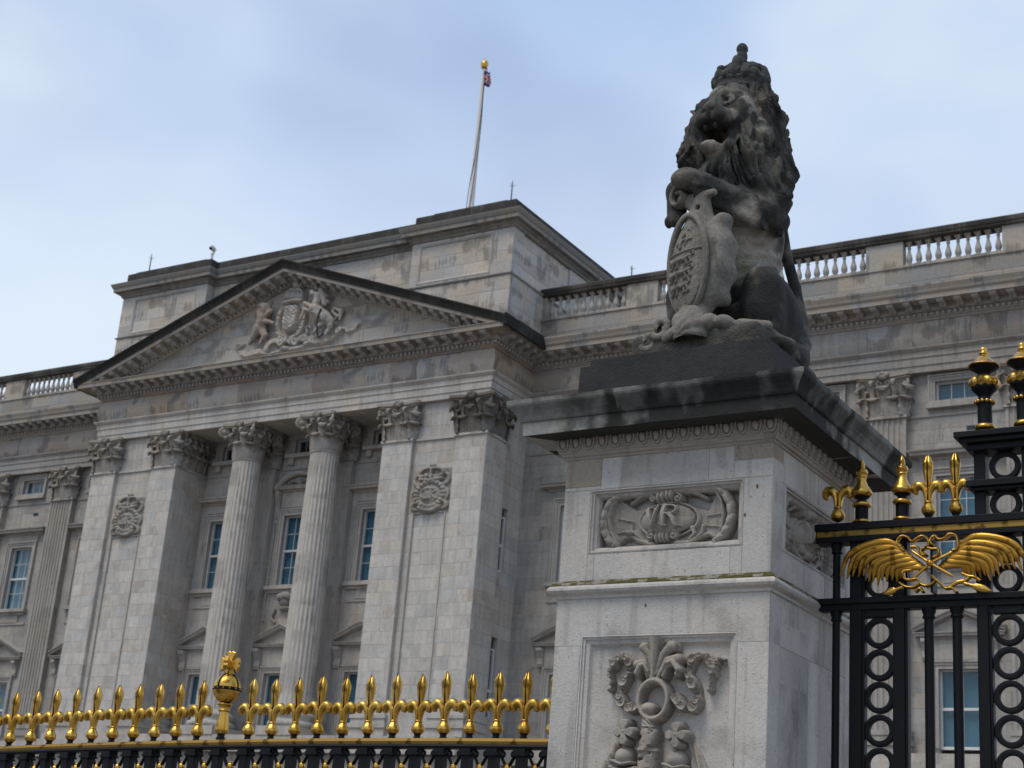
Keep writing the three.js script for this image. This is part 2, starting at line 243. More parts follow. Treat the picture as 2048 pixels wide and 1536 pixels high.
// surface nets
function nets(f, mn, mx, cell) {
  const nx = Math.ceil((mx[0] - mn[0]) / cell) + 1, ny = Math.ceil((mx[1] - mn[1]) / cell) + 1, nz = Math.ceil((mx[2] - mn[2]) / cell) + 1, S = new Float32Array(nx * ny * nz), id = new Int32Array(S.length).fill(-1), P = [], I = [];
  for (let k = 0, o = 0; k < nz; k++) for (let j = 0; j < ny; j++) for (let i = 0; i < nx; i++, o++) S[o] = f(mn[0] + i * cell, mn[1] + j * cell, mn[2] + k * cell);
  const sx = 1, sy = nx, sz = nx * ny, cs = [0, sx, sy, sx + sy, sz, sx + sz, sy + sz, sx + sy + sz], ed = [[0, 1], [2, 3], [4, 5], [6, 7], [0, 2], [1, 3], [4, 6], [5, 7], [0, 4], [1, 5], [2, 6], [3, 7]];
  for (let k = 0; k < nz - 1; k++) for (let j = 0; j < ny - 1; j++) for (let i = 0; i < nx - 1; i++) {
    const o = i + j * sy + k * sz; let c = 0, x = 0, y = 0, z = 0, m = 0; for (let q = 0; q < 8; q++) if (S[o + cs[q]] < 0) m |= 1 << q;
    if (m === 0 || m === 255) continue;
    for (const [a, b] of ed) if (((m >> a) & 1) !== ((m >> b) & 1)) { const va = S[o + cs[a]], vb = S[o + cs[b]], t = va / (va - vb); x += (a & 1) + ((b & 1) - (a & 1)) * t; y += ((a >> 1) & 1) + (((b >> 1) & 1) - ((a >> 1) & 1)) * t; z += (a >> 2) + ((b >> 2) - (a >> 2)) * t; c++; }
    id[o] = P.length / 3; P.push(mn[0] + (i + x / c) * cell, mn[1] + (j + y / c) * cell, mn[2] + (k + z / c) * cell);
  }
  const quad = (a, b, c, d, fl) => { if (a < 0 || b < 0 || c < 0 || d < 0) return; fl ? I.push(a, b, c, a, c, d) : I.push(a, c, b, a, d, c); };
  for (let k = 1; k < nz - 1; k++) for (let j = 1; j < ny - 1; j++) for (let i = 1; i < nx - 1; i++) {
    const o = i + j * sy + k * sz, s = S[o] < 0;
    if (s !== (S[o + sx] < 0)) quad(id[o - sy - sz], id[o - sz], id[o], id[o - sy], s);
    if (s !== (S[o + sy] < 0)) quad(id[o - sx - sz], id[o - sx], id[o], id[o - sz], s);
    if (s !== (S[o + sz] < 0)) quad(id[o - sx - sy], id[o - sy], id[o], id[o - sx], s);
  }
  const g = new THREE.BufferGeometry(); g.setAttribute('position', new THREE.Float32BufferAttribute(P, 3)); g.setIndex(I); g.computeVertexNormals(); return g;
}
const smin = (a, b, k) => { const h = Math.max(k - Math.abs(a - b), 0) / k; return Math.min(a, b) - h * h * k * .25; };
const smax = (a, b, k) => -smin(-a, -b, k);
const cap = (x, y, z, a, b, r0, r1) => { const ux = b[0] - a[0], uy = b[1] - a[1], uz = b[2] - a[2], t = clamp(((x - a[0]) * ux + (y - a[1]) * uy + (z - a[2]) * uz) / (ux * ux + uy * uy + uz * uz)); return Math.hypot(x - a[0] - ux * t, y - a[1] - uy * t, z - a[2] - uz * t) - lerp(r0, r1, t); };
const ell = (x, y, z, c, r) => { const a = (x - c[0]) / r[0], b = (y - c[1]) / r[1], d = (z - c[2]) / r[2], k = Math.hypot(a, b, d); return (k - 1) * Math.min(r[0], r[1], r[2]); };

// ------------------------------------------------------------------ ground
{
  const gt = tex(512, (u, v) => { const a = fbm(u * 10, v * 10, 101, 5, 10), g = vn(u * 128, v * 128, 102, 128); const k = .7 + .4 * (a - .5) + .3 * (g - .5); return [toS(k), toS(k * .97), toS(k * .93)]; }, true, 3);
  structure('ground', uvBox(new THREE.PlaneGeometry(3000, 3000).rotateX(-Math.PI / 2)), std({ color: C(.20, .185, .17), map: gt, roughness: .95 }));
  const fc = structure('forecourt', uvBox(new THREE.PlaneGeometry(150, 34).rotateX(-Math.PI / 2)), std({ color: C(.25, .21, .18), map: gt, roughness: .95 })); fc.position.set(-30, .004, -29);
  structure('pavement', uvBox(box(-90, 30, 0, .13, -11.9, -6)), mkStone(.30, .29, .28, texPier, .002));
}

// ------------------------------------------------------------------ gate pier
const PX = -5.02, PZ = -10.85, PH = .85;
function frameRect(x0, x1, y0, y1, prof) { // picture-frame moulding on z=0, prof [[inset, depth]...]
  const P = [], q = (a, b, c, d) => P.push(...a, ...b, ...c, ...a, ...c, ...d);
  for (let i = 0; i + 1 < prof.length; i++) {
    const [i0, d0] = prof[i], [i1, d1] = prof[i + 1], A = [[x0 + i0, y0 + i0], [x1 - i0, y0 + i0], [x1 - i0, y1 - i0], [x0 + i0, y1 - i0]].map(p => [...p, -d0]), B = [[x0 + i1, y0 + i1], [x1 - i1, y0 + i1], [x1 - i1, y1 - i1], [x0 + i1, y1 - i1]].map(p => [...p, -d1]);
    for (let k = 0; k < 4; k++) { const j = (k + 1) % 4; q(A[k], A[j], B[j], B[k]); }
  }
  const g = new THREE.BufferGeometry(); g.setAttribute('position', new THREE.Float32BufferAttribute(P, 3)); g.computeVertexNormals(); return g;
}
const polyFlat = (pts, h, e) => (x, y) => { let inside = false, dm = 1e9; for (let i = 0, j = pts.length - 1; i < pts.length; j = i++) { const a = pts[i], b = pts[j]; if ((a[1] > y) !== (b[1] > y) && x < (b[0] - a[0]) * (y - a[1]) / (b[1] - a[1]) + a[0]) inside = !inside; const d = segd(x, y, a, b)[0]; if (d < dm) dm = d; } return inside ? h * Math.min(1, dm / e) : -1; };
function cartoucheGeo() {
  const z = (X, Y) => [(X - 980) * .00064, (620 - (Y + .085 * (X - 980))) * .00066], S = a => a.map(p => z(...p)), L = [], s = .00064;
  L.push(polyFlat(S([[340, 380], [560, 500], [660, 470], [820, 400], [1060, 400], [1240, 430], [1460, 480], [1560, 270], [1680, 400], [1730, 560], [1700, 760], [1590, 850], [1500, 790], [1300, 880], [1100, 910], [860, 930], [640, 900], [470, 850], [330, 940], [230, 800], [200, 640], [230, 480]]), .035, .02));
  for (const side of [0, 1]) {
    const c = side ? [[1600, 250], [1700, 330], [1765, 450], [1780, 580], [1740, 700], [1680, 790], [1600, 860]] : [[345, 375], [235, 440], [170, 560], [155, 680], [170, 790], [220, 880], [310, 945]];
    const pc = S(c); L.push((x, y) => { let m = -1; for (let i = 0; i < 6; i++) { const [d, t] = segd(x, y, pc[i], pc[i + 1]), r = .034; if (d < r) { const v = .035 + .05 * Math.sqrt(1 - d * d / r / r) * (.72 + .28 * Math.pow(Math.abs(Math.sin((i + t + d * 9) * Math.PI)), .5)); if (v > m) m = v; } } return m; });
    const inn = side ? [[1560, 260], [1650, 400], [1690, 560], [1670, 700], [1590, 850]] : [[360, 380], [250, 500], [215, 640], [250, 790], [340, 930]];
    L.push(stroke(S(inn), .012, .012, .03, false, .04));
    // stippled tabs and scoops
    const tab = side ? [[1460, 570], [1640, 540], [1680, 690], [1480, 680]] : [[320, 630], [530, 660], [520, 760], [330, 800]];
    L.push(stroke(S([...tab, tab[0]]), .007, .007, .012, false, .034));
  }
  L.push(stroke(S([[490, 455], [600, 380], [720, 330], [820, 325]]), .016, .026, .05, false, .02), stroke(S([[1075, 300], [1200, 290], [1340, 320], [1460, 370]]), .028, .016, .05, false, .02));
  for (const [X, Y] of [[870, 385], [925, 370], [985, 355], [1035, 350]]) { const q = z(X, Y); L.push(dome(q[0], q[1], .024, .055, .06, .035)); }
  for (const [X, Y] of [[860, 845], [910, 835], [955, 828], [1000, 822]]) { const q = z(X, Y); L.push(dome(q[0], q[1], .02, .046, .055, .03)); }
  for (const [X, Y, r, sg] of [[1112, 385, .034, 1], [800, 400, .024, -1], [1078, 808, .033, 1], [790, 825, .03, -1]]) { const q = z(X, Y); L.push(stroke(spiral(q[0], q[1], r, .006, Math.PI * .5, Math.PI * .5 - sg * Math.PI * 3), .012, .009, .03, false, .05), dome(q[0], q[1], .012, .012, .03, .055)); }
  // lower leaves
  L.push(stroke(S([[340, 930], [420, 850], [520, 830], [620, 880], [800, 920]]), .012, .03, .05, false, .015), stroke(S([[460, 790], [560, 790], [640, 850], [700, 900]]), .02, .01, .02, false, .045));
  L.push(stroke(S([[1110, 890], [1250, 880], [1400, 800], [1490, 765], [1560, 800], [1595, 860]]), .032, .012, .05, false, .015), stroke(S([[1300, 715], [1330, 780], [1260, 850]]), .018, .01, .02, false, .05), stroke(S([[1440, 690], [1420, 770], [1300, 850]]), .014, .008, .02, false, .045));
  const oc = z(985, 628), od = dome(oc[0], oc[1], .222, .118, .05, .04), ring = (x, y) => R_(Math.abs(Math.hypot((x - oc[0] - .008) / .24, (y - oc[1] + .006) / .132) - 1) * .17, .014, .03);
  L.push(od, (x, y) => { const v = ring(x, y); return v > 0 ? v + .03 : -1; });
  // V R
  const tk = .019, tn = .009, let_ = [
    [[[765, 530], [825, 718]], tk], [[[905, 498], [838, 720]], tn], [[[735, 522], [805, 522]], tn * .8], [[[870, 490], [930, 488]], tn * .8],
    [[[985, 490], [975, 715]], tk], [[[935, 712], [1020, 722]], tn * .8], [[[945, 487], [1020, 487]], tn * .8], [[[985, 487], [1080, 482], [1130, 500], [1140, 535], [1110, 575], [1060, 592], [985, 594]], tn * 1.1], [[[1060, 592], [1105, 640], [1125, 710]], tk * .9], [[[1125, 715], [1180, 712]], tn * .8]];
  const lets = let_.map(([p, r]) => { const q = S(p); return (x, y) => { let m = 1e9; for (let i = 0; i + 1 < q.length; i++) m = Math.min(m, segd(x, y, q[i], q[i + 1])[0]); return m < r ? Math.min(1, (r - m) / .003) : 0; }; });
  const base = maxOf(L);
  return relief(-.56, .56, -.24, .24, .0042, (x, y) => { let h = base(x, y); if (h > .03 && Math.abs(x) < .2) { let k = 0; for (const f of lets) k = Math.max(k, f(x, y)); h += k * .034; } return h; });
}
function dropGeo() { // hanging trophy: acanthus, ring, ribbons, mace and two orbs with crosses; local y is height above ground
  const z = (X, Y) => [(X - 752) * .00071, 3.2 - (Y - 745) * .00073 - (X - 752) * .00002], S = a => a.map(p => z(...p)), L = [];
  const D = (X, Y, rx, ry, h, b = 0) => { const q = z(X, Y); L.push(dome(q[0], q[1], rx * .00071, ry * .00073, h, b)); };
  L.push(polyFlat(S([[530, 440], [560, 400], [620, 350], [640, 280], [720, 250], [800, 260], [900, 300], [1020, 330], [1085, 470], [1050, 560], [950, 490], [860, 540], [820, 640], [740, 600], [640, 640], [590, 560]]), .085, .06)); { const f = L.pop(); L.push((x, y) => { const v = f(x, y); return v > 0 ? v - .022 * Math.abs(Math.sin(x * 46 / (1 + 2.2 * Math.max(0, y - 3.28)) )) : -1; }); } L.push(stroke(S([[575, 520], [600, 450], [650, 430], [690, 500]]), .022, .012, .04, false, .07), stroke(S([[1040, 480], [970, 400], [890, 420], [850, 500]]), .026, .014, .04, false, .075));
  L.push(stroke(S([[750, 160], [752, 300], [745, 440], [735, 600]]), .042, .014, .05, false, .065), stroke(S([[630, 265], [690, 330], [725, 480]]), .040, .014, .045, false, .055), stroke(S([[935, 250], [840, 330], [770, 480]]), .046, .014, .045, false, .055), stroke(S([[560, 430], [640, 400], [715, 560]]), .036, .014, .045, false, .05), stroke(S([[1010, 370], [890, 380], [785, 560]]), .04, .014, .045, false, .055));
  D(750, 195, 62, 62, .05, .05); D(650, 270, 55, 40, .05, .03); D(900, 250, 60, 45, .05, .03);
  L.push(stroke(S([[860, 540], [900, 450], [980, 420], [1040, 470]]), .02, .02, .04, false, .05)); D(1010, 510, 48, 48, .06, .03); D(575, 540, 30, 40, .05, .02);
  { const c = z(755, 765); L.push((x, y) => { const v = R_(Math.abs(Math.hypot((x - c[0]) / 158 / .00071, (y - c[1]) / 185 / .00073) - 1) * .12, .025, .052); return v > 0 ? v + .035 : -1; }); }
  const rib = (pts, r = .042) => { const c = new THREE.CatmullRomCurve3(S(pts).map(p => V3(p[0], p[1], 0))), q = c.getPoints(46); const n = 46; L.push((x, y) => { let m = -1; for (let i = 0; i < n; i++) { const [d] = segd(x, y, [q[i].x, q[i].y], [q[i + 1].x, q[i + 1].y]); const w = r * (.75 + .25 * Math.sin(i * .7)); if (d < w) { const hh = .036 + .026 * Math.sin(i * .62) + .02 * (d / w) * (d / w) + .012 * Math.sin(i * 1.9); m = Math.max(m, hh * Math.min(1, (w - d) / .006)); } } return m; }); };
  rib([[560, 830], [450, 850], [370, 760], [380, 620], [450, 500], [430, 380], [330, 350], [270, 440]]); rib([[270, 440], [225, 500], [250, 600], [235, 690]], .018); rib([[250, 480], [215, 380]], .012);
  rib([[975, 720], [1070, 820], [1170, 830], [1220, 740], [1170, 620], [1110, 500], [1140, 370], [1260, 330], [1350, 420], [1370, 500]]); rib([[1360, 480], [1350, 580], [1340, 660]], .017); rib([[1390, 460], [1440, 350], [1510, 390]], .016);
  D(1340, 650, 34, 40, .05, .01); D(1505, 385, 30, 45, .045, .01); D(240, 670, 30, 40, .045, .01);
   D(705, 850, 85, 60, .05, .05);
  // twisted cloth and studded mace
  { const f = stroke(S([[690, 860], [700, 980], [720, 1140]]), .052, .072, .085, false, .01); L.push((x, y) => { const v = f(x, y); return v > 0 ? v + .007 * Math.sin((y * 1.0 + x * .8) * 190) : -1; }); }
  { const f = stroke(S([[712, 1100], [700, 1900]]), .082, .088, .10, false, 0); L.push((x, y) => { const v = f(x, y); if (v <= 0) return -1; const n = vn(x * 26 + 5, y * 26, 3), m = vn(x * 14, y * 14, 7); return v - .035 * sstep(.60, .74, n) + .012 * m + (Math.abs(((y + 10) % .17) - .085) < .014 ? .018 : 0); }); }
  for (const [X, Y] of [[462, 1085], [1032, 1095]]) {
    for (const [dx, dy] of [[0, -75], [-62, 5], [66, 0], [0, 78]]) { const q = S([[X, Y], [X + dx, Y + dy]]); L.push(stroke(q, .012, .046, .075, true, .02)); }
    D(X, Y, 30, 30, .05, .05);
    D(X - 15, Y + 235, 110, 105, .11, .0); D(X + 10, Y + 420, 118, 95, .10, .0);
    L.push(stroke(S([[X - 110, Y + 280], [X, Y + 310], [X + 100, Y + 290]]), .012, .012, .03, false, .085), stroke(S([[X - 130, Y + 340], [X, Y + 370], [X + 130, Y + 345]]), .02, .02, .04, false, .06));
  }
  const drape = (pts, r) => { const f = stroke(S(pts), .02, r, .07, false, 0); L.push((x, y) => { const v = f(x, y); return v > 0 ? v + .008 * Math.sin(x * 120 + y * 40) : -1; }); };
  drape([[360, 1120], [300, 1260], [190, 1500], [120, 1900]], .07); drape([[1130, 1150], [1210, 1280], [1290, 1500], [1400, 1900]], .08); drape([[1180, 1300], [1190, 1500], [1220, 1900]], .06); drape([[300, 1400], [330, 1900]], .06);
  const f = maxOf(L);
  return relief(-.50, .52, 2.35, 3.62, .0046, f);
}
const gPier = thing('gate_pier', 'square pale stone gate pier with VR panel and overhanging blackened cap', 'gate pier');
{
  const rr = rng(7), faceM = [];
  const cart = uvBox(cartoucheGeo()), drop = uvBox(dropGeo());
  const toFace = [g => g.clone().translate(PX, 0, PZ + PH), g => g.clone().rotateY(Math.PI / 2).translate(PX + PH, 0, PZ), g => g.clone().rotateY(Math.PI).translate(PX, 0, PZ - PH), g => g.clone().rotateY(-Math.PI / 2).translate(PX - PH, 0, PZ)];
  const st = (k, u0, u1, y0, y1, m) => add('stone', uvBox(toFace[k](block(u1 - u0, y1 - y0, .2, .005).translate((u0 + u1) / 2, (y0 + y1) / 2, 0)), rr() * 3, rr() * 3), m, gPier);
  const PM = MAT.pier;
  for (let k = 0; k < 4; k++) {
    const E = k % 2 ? .65 : .85, f = toFace[k];
    const pl = k % 2 ? -.61 : -.62, pr = .61;
    if (k % 2 === 0) {
      st(k, -E, -.54, 4.80, 5.02, PM[3]); st(k, -.54, -.37, 4.77, 5.02, PM[4]); st(k, -.37, .35, 4.77, 5.02, PM[2]); st(k, .35, .55, 4.77, 5.02, PM[1]); st(k, .55, E, 4.905, 5.02, PM[3]); st(k, .55, E, 4.77, 4.905, PM[0]); st(k, -E, -.54, 4.77, 4.80, PM[0]);
      st(k, -E, pl, 4.05, 4.77, PM[0]); st(k, pr + .02, E, 4.05, 4.77, PM[0]); st(k, pl, -.56, 4.05, 4.27, PM[0]); st(k, -.56, .54, 4.05, 4.27, PM[1]); st(k, .54, pr + .02, 4.05, 4.27, PM[0]);
    } else { st(k, -E, .05, 4.77, 5.02, PM[1]); st(k, .05, E, 4.77, 5.02, PM[0]); st(k, -E, .2, 4.05, 4.27, PM[0]); st(k, .2, E, 4.05, 4.27, PM[2]); st(k, -E, pl, 4.27, 4.77, PM[0]); st(k, pr + .02, E, 4.27, 4.77, PM[1]); }
    add('panel_frame', uvBox(f(frameRect(pl, pr + .02, 4.27, 4.77, [[0, .002], [.012, -.004], [.016, .010], [.03, .012], [.034, .03], [.052, .045], [.064, .07], [.07, .15], [.2, .15]]))), PM[2], gPier);
    add('panel_field', uvBox(f(new THREE.PlaneGeometry(1.2, .48).translate(0, 4.52, -.146))), PM[2], gPier);
    add('cartouche', f(cart.clone().scale(1, 1, 1.45).translate(.0, 4.525, -.146)), MAT.pierCarve, gPier, { label: 'carved scroll cartouche with the letters VR' });
    // lower shaft
    if (k % 2 === 0) {
      const s = new THREE.Shape([[-E, 3.585], [-.625, 3.585], [-.625, 3.66], [.615, 3.66], [.615, 3.585], [E, 3.585], [E, 3.935], [-E, 3.935]].map(p => V2(...p)));
      add('stone', uvBox(f(new THREE.ExtrudeGeometry(s, { depth: .19, bevelEnabled: true, bevelThickness: .005, bevelSize: 0, bevelSegments: 1 }).translate(0, 0, -.195))), PM[1], gPier);
      for (const [a, b] of [[2.2, 3.585], [.5, 2.2]]) { st(k, -E, -.625, a, b, PM[0]); st(k, .615, E, a, b, PM[1]); }
    } else {
      st(k, -E, .1, 3.585, 3.935, PM[0]); st(k, .1, E, 3.585, 3.935, PM[2]); for (const [a, b] of [[2.2, 3.585], [.5, 2.2]]) { st(k, -E, -.1, a, b, PM[2]); st(k, -.1, E, a, b, PM[0]); }
    }
    if (k % 2 === 0) {
      st(k, -.625, .615, .5, .9, PM[1]);
      add('panel_frame', uvBox(f(frameRect(-.625, .615, .9, 3.66, [[0, .002], [.012, -.003], [.016, .008], [.03, .010], [.034, .022], [.06, .030], [.075, .055], [.09, .066], [.2, .066]]))), PM[1], gPier);
      add('panel_field', uvBox(f(new THREE.PlaneGeometry(1.2, 2.7).translate(0, 2.28, -.062))), PM[0], gPier);
      add('trophy_carving', f(drop.clone().scale(1, 1, 1.35).translate(0, 0, -.061)), MAT.pierCarve, gPier, { label: 'carved ring, ribbons, mace and orbs in high relief' });
    }
  }
  add('core', uvBox(box(PX - .68, PX + .68, .1, 5.2, PZ - .68, PZ + .68)), PM[2], gPier);
  const sq = (prof, o) => { const c = [[PX - PH, PZ + PH], [PX + PH, PZ + PH], [PX + PH, PZ - PH], [PX - PH, PZ - PH]], n = [[0, 1], [1, 0], [0, -1], [-1, 0]], r = []; for (let i = 0; i < 4; i++) r.push(...run(c[i], c[(i + 1) % 4], n[i], prof, { mA: -1, mB: 1, ...o })); return join(r); };
  add('string_course', sq([[0, 3.93], [.015, 3.935], [.018, 3.955], [.03, 3.962], [.052, 3.972], [.065, 3.99], [.062, 4.008], [.05, 4.022], [.044, 4.027]]), PM[1], gPier);
  add('moss', sq([[.044, 4.026], [.047, 4.032], [.032, 4.052], [.012, 4.068], [.002, 4.072]], { back: .02 }), MAT.moss, gPier, { label: 'green moss on the ledge of the string course' });
  add('bed_mould', sq([[0, 5.015], [.012, 5.02], [.014, 5.035], [.03, 5.042], [.034, 5.06], [.046, 5.068], [.05, 5.085], [.058, 5.09], [.064, 5.12], [.072, 5.2], [.09, 5.21]]), MAT.pierCarve, gPier);
  // egg and dart
  const L = []; L.push(ball(.026, 0, -.004, .012, 1, 1.45, .8, 10));
  L.push(sweep([[-.040, .045, .006], [-.041, .0, .010], [-.026, -.042, .010], [0, -.054, .010], [.026, -.042, .010], [.041, .0, .010], [.040, .045, .006]], .009, .009, { seg: 12, rs: 5 }));
  L.push(new THREE.ConeGeometry(.013, .05, 4).rotateX(Math.PI).translate(.056, -.03, .006), box(-.056, .056, .045, .056, -.02, .02));
  const egg = join(L).rotateX(.2);
  const n = 16;
  for (const k of [0, 1, 3]) for (let i = 0; i < n; i++) { const u = -(PH + .06) + (i + .5) * (2 * PH + .12) / n; const m = add('egg_ornament', egg, MAT.pierCarve, gPier); if (k === 0) m.position.set(PX + u, 5.14, PZ + PH + .062); else { m.position.set(PX + (k === 1 ? 1 : -1) * (PH + .062), 5.14, PZ - u); m.rotation.y = k === 1 ? Math.PI / 2 : -Math.PI / 2; } }
  add('soffit', sq([[.05, 5.205], [.20, 5.205], [.215, 5.185], [.245, 5.175], [.255, 5.19]]), MAT.pierCarve, gPier);
  const cn = (x, y, z) => (fbm(x * 5, y * 5, z * 5, 3) - .5) * .02;
  for (const [nm, pf, mt] of [['cap', [[.256, 5.17], [.262, 5.172], [.266, 5.265], [.272, 5.27], [.2, 5.272]], MAT.pierCap], ['cap_moulding', [[.2, 5.271], [.276, 5.272], [.285, 5.276], [.292, 5.29], [.298, 5.315], [.315, 5.345], [.34, 5.37], [.356, 5.385], [.362, 5.40], [.362, 5.432], [.20, 5.455], [-.05, 5.49]], MAT.pierCyma]]) {
    const cg = sq(pf, { seg: .12, gap: 0 }), p = cg.attributes.position; for (let i = 0; i < p.count; i++) { const x = p.getX(i), y = p.getY(i), z = p.getZ(i); p.setXYZ(i, x + cn(x, y, z), y + cn(x + 9, y, z) * .6, z + cn(x, y + 9, z)); }
    cg.computeVertexNormals(); const nn = cg.attributes.normal, uv = cg.attributes.uv; for (let i = 0; i < p.count; i += 3) { const sx = Math.abs(nn.getX(i)) > Math.abs(nn.getZ(i)); for (let k = i; k < i + 3; k++) uv.setXY(k, (sx ? p.getZ(k) + 3.4 : p.getX(k) + .5), p.getY(k) * 1.1 + .25); }
    add(nm, cg, mt, gPier, { label: nm === 'cap' ? 'pale cap face streaked with soot' : 'blackened top moulding of the cap' });
  }
  const nb = g => { g = clean(g); const p = g.attributes.position; for (let i = 0; i < p.count; i++) { const x = p.getX(i), y = p.getY(i), z = p.getZ(i), k = (fbm(x * 4, y * 4, z * 4, 3) - .5) * .03; p.setXYZ(i, x + k, y + k * .5, z - k); } return uvBox(g); };
  const rb = (h, y0, y1) => new RoundedBoxGeometry(h * 2, y1 - y0, h * 2, 3, .018).translate(PX, (y0 + y1) / 2, PZ);
  const sub = (h, y0, y1) => { const g = new THREE.BoxGeometry(2 * h, y1 - y0, 2 * h, 24, 4, 24).translate(PX, (y0 + y1) / 2, PZ); return nb(g); };
  add('plinth', sub(.815, 5.42, 5.80), MAT.plinth, gPier, { label: 'black stone plinth under the statue' });
  add('plinth', sub(.755, 5.78, 5.875), MAT.plinth, gPier);
  add('footing', uvBox(box(PX - 1.0, PX + 1.0, 0, .5, PZ - 1.0, PZ + 1.0)), PM[2], gPier);
  const spot = std({ color: C(.17, .11, .05), roughness: .9 });
  for (const [x, y, r] of [[-4.285, 4.70, .012], [-4.375, 4.495, .011], [-5.13, 3.868, .010]]) add('snail', uvBox(ball(r, x, y, PZ + PH + .002, .75, 1.3, .7, 10)), spot, gPier, { label: 'tiny brown snail on the stone' });
  rebase(gPier, PX, 0, PZ);
}

// ------------------------------------------------------------------ lion statue on the pier
const gLion = thing('lion_statue', 'weathered dark stone crowned lion seated upright holding an oval shield', 'statue');
{
  const ha = -6 * D2R, hc = Math.cos(ha), hs = Math.sin(ha), HO = [.15, 8.09, .06];
  const locks = (x, y, z) => { const th = Math.atan2(x - .08, z + .05), w = fbm(x * 3 + 5, y * 3, z * 3, 2); const q = th * 8.5 + Math.sin(y * 8 + th * 3) * 1.3 + w * 6; const a = Math.abs(Math.sin(q)); const b = .5 + .5 * Math.sin(y * 15 + Math.sin(q * .5) * 3 + w * 9), c = Math.abs(Math.sin(q * 2.3 + y * 9 + w * 7)); return a * (.45 + .55 * b) * (.7 + .3 * c) + .30 * c - .48; };
  const th2 = (x, z) => Math.atan2(x - .08, z + .05);
  const head = (X, Y, Z) => {
    const dx = X - HO[0], dz = Z - HO[2], y = Y - HO[1], x = dx * hc - dz * hs, z = dx * hs + dz * hc, ax = Math.abs(x);
    let d = ell(x, y, z, [0, .06, .03], [.245, .30, .28]);
    d = smin(d, ell(ax, y, z, [.06, .18, .22], [.12, .13, .11]), .06);
    d = smin(d, cap(ax, y, z, [.045, .155, .335], [.175, .145, .285], .042, .036), .04);
    d = smin(d, cap(x, y, z, [0, .15, .30], [0, -.03, .445], .075, .085), .05);
    d = smin(d, ell(x, y, z, [0, -.05, .48], [.10, .056, .06]), .02);
    d = smin(d, ell(ax, y, z, [.088, -.112, .43], [.098, .082, .10]), .025);
    d = smin(d, ell(ax, y, z, [.19, -.04, .25], [.12, .18, .14]), .06);
    d = smin(d, cap(ax, y, z, [.165, -.15, .27], [.115, -.34, .38], .055, .045), .04);
    d = smin(d, cap(x, y, z, [0, -.38, .18], [0, -.42, .36], .13, .09), .05);
    d = smax(d, -ell(x, y, z, [0, -.262, .48], [.135, .118, .26]), .02);
    d = smin(d, ell(x, y, z, [0, -.385, .44], [.085, .055, .12]) - .012 * (fbm(x * 20, y * 20, z * 20, 2) - .5), .03);
    for (const s of [.052]) d = smin(d, cap(ax, y, z, [s, -.19, .475], [s, -.225, .47], .018, .006), .01);
    d = smax(d, -ell(ax, y, z, [.13, .082, .375], [.078, .052, .058]), .02);
    d = smin(d, ell(ax, y, z, [.127, .082, .322], [.048, .038, .036]), .006);
    d = smin(d, cap(ax, y, z, [.07, .118, .362], [.185, .108, .31], .018, .014), .012);
    d = smin(d, cap(ax, y, z, [.075, .056, .362], [.18, .056, .312], .014, .012), .01);
    d = smax(d, -ell(ax, y, z, [.042, -.075, .535], [.026, .018, .025]), .01);
    return d;
  };
  const mane = (x, y, z) => {
    let d = smin(ell(x, y, z, [.08, 7.86, -.04], [.45, .50, .42]), ell(x, y, z, [.14, 7.56, -.05], [.42, .34, .36]), .12);
    d = smin(d, ell(x, y, z, [.08, 8.20, -.13], [.37, .40, .38]), .12);
    d = smin(d, cap(x, y, z, [.38, 8.20, .10], [.40, 7.72, .24], .12, .085), .04);
    d = smin(d, cap(x, y, z, [-.14, 8.18, .14], [-.23, 7.75, .26], .12, .09), .04);
    d = smin(d, cap(x, y, z, [.1, 7.56, .30], [.12, 7.40, .30], .15, .12), .06);
    d = smin(d, cap(x, y, z, [.42, 7.75, -.10], [.44, 7.22, .04], .15, .125), .07);
    // face opening
    const fx = x - .13, fz = z - .46; d = smax(d, -(Math.hypot(fx * 1.0, (y - 8.04) * .74, fz * .75) - .25), .05);
    return d - .080 * locks(x, y, z) - .045 * (fbm(x * 17, y * 8, z * 17, 3) - .5) - .018 * (Math.abs(Math.sin(th2(x, z) * 24 + y * 22 + 5 * fbm(x * 6, y * 6, z * 6, 2))) - .6);
  };
  const body = (x, y, z) => {
    let d = cap(x, y, z, [.10, 6.32, -.28], [.10, 7.35, -.06], .37, .31);
    d = smin(d, cap(x, y, z, [.10, 7.2, -.18], [.08, 7.9, -.12], .36, .33), .15);
    d -= .008 * Math.sin(y * 62 + Math.sin(x * 9) * .8 + z * 4) * sstep(.0, .25, z + .35) * sstep(6.55, 6.7, y) * sstep(7.35, 7.2, y);
    for (const s of [1, -1]) {
      const q = s > 0 ? x : .16 - x;
      let h = ell(q, y, z, [.42, 6.42, -.10], [.215, .36, .40]);
      h = smin(h, cap(q, y, z, [.42, 6.40, -.28], [.455, 6.60, .13], .20, .135), .1);
      h = smin(h, cap(q, y, z, [.46, 6.58, .14], [.50, 6.12, .02], .115, .085), .07);
      h = smin(h, cap(q, y, z, [.50, 6.06, -.06], [.50, 6.03, .36], .085, .095), .06);
      h = smax(h, -cap(q, y, z, [.70, 6.50, .0], [.66, 6.05, -.10], .075, .06), .05);
      d = smin(d, h, .07);
    }
    d = smin(d, cap(x, y, z, [.34, 7.48, -.02], [.43, 7.23, .14], .17, .135), .08);
    d = smin(d, cap(x, y, z, [.43, 7.23, .14], [.03, 7.37, .57], .135, .10), .05);
    d -= .035 * (fbm(x * 13, y * 17, z * 13, 2) - .5) * sstep(.2, .0, Math.abs(y - 7.28) - .1) * sstep(-.05, .12, z);
    d = smin(d, ell(x, y, z, [-.06, 7.40, .63], [.14, .085, .11]), .04);
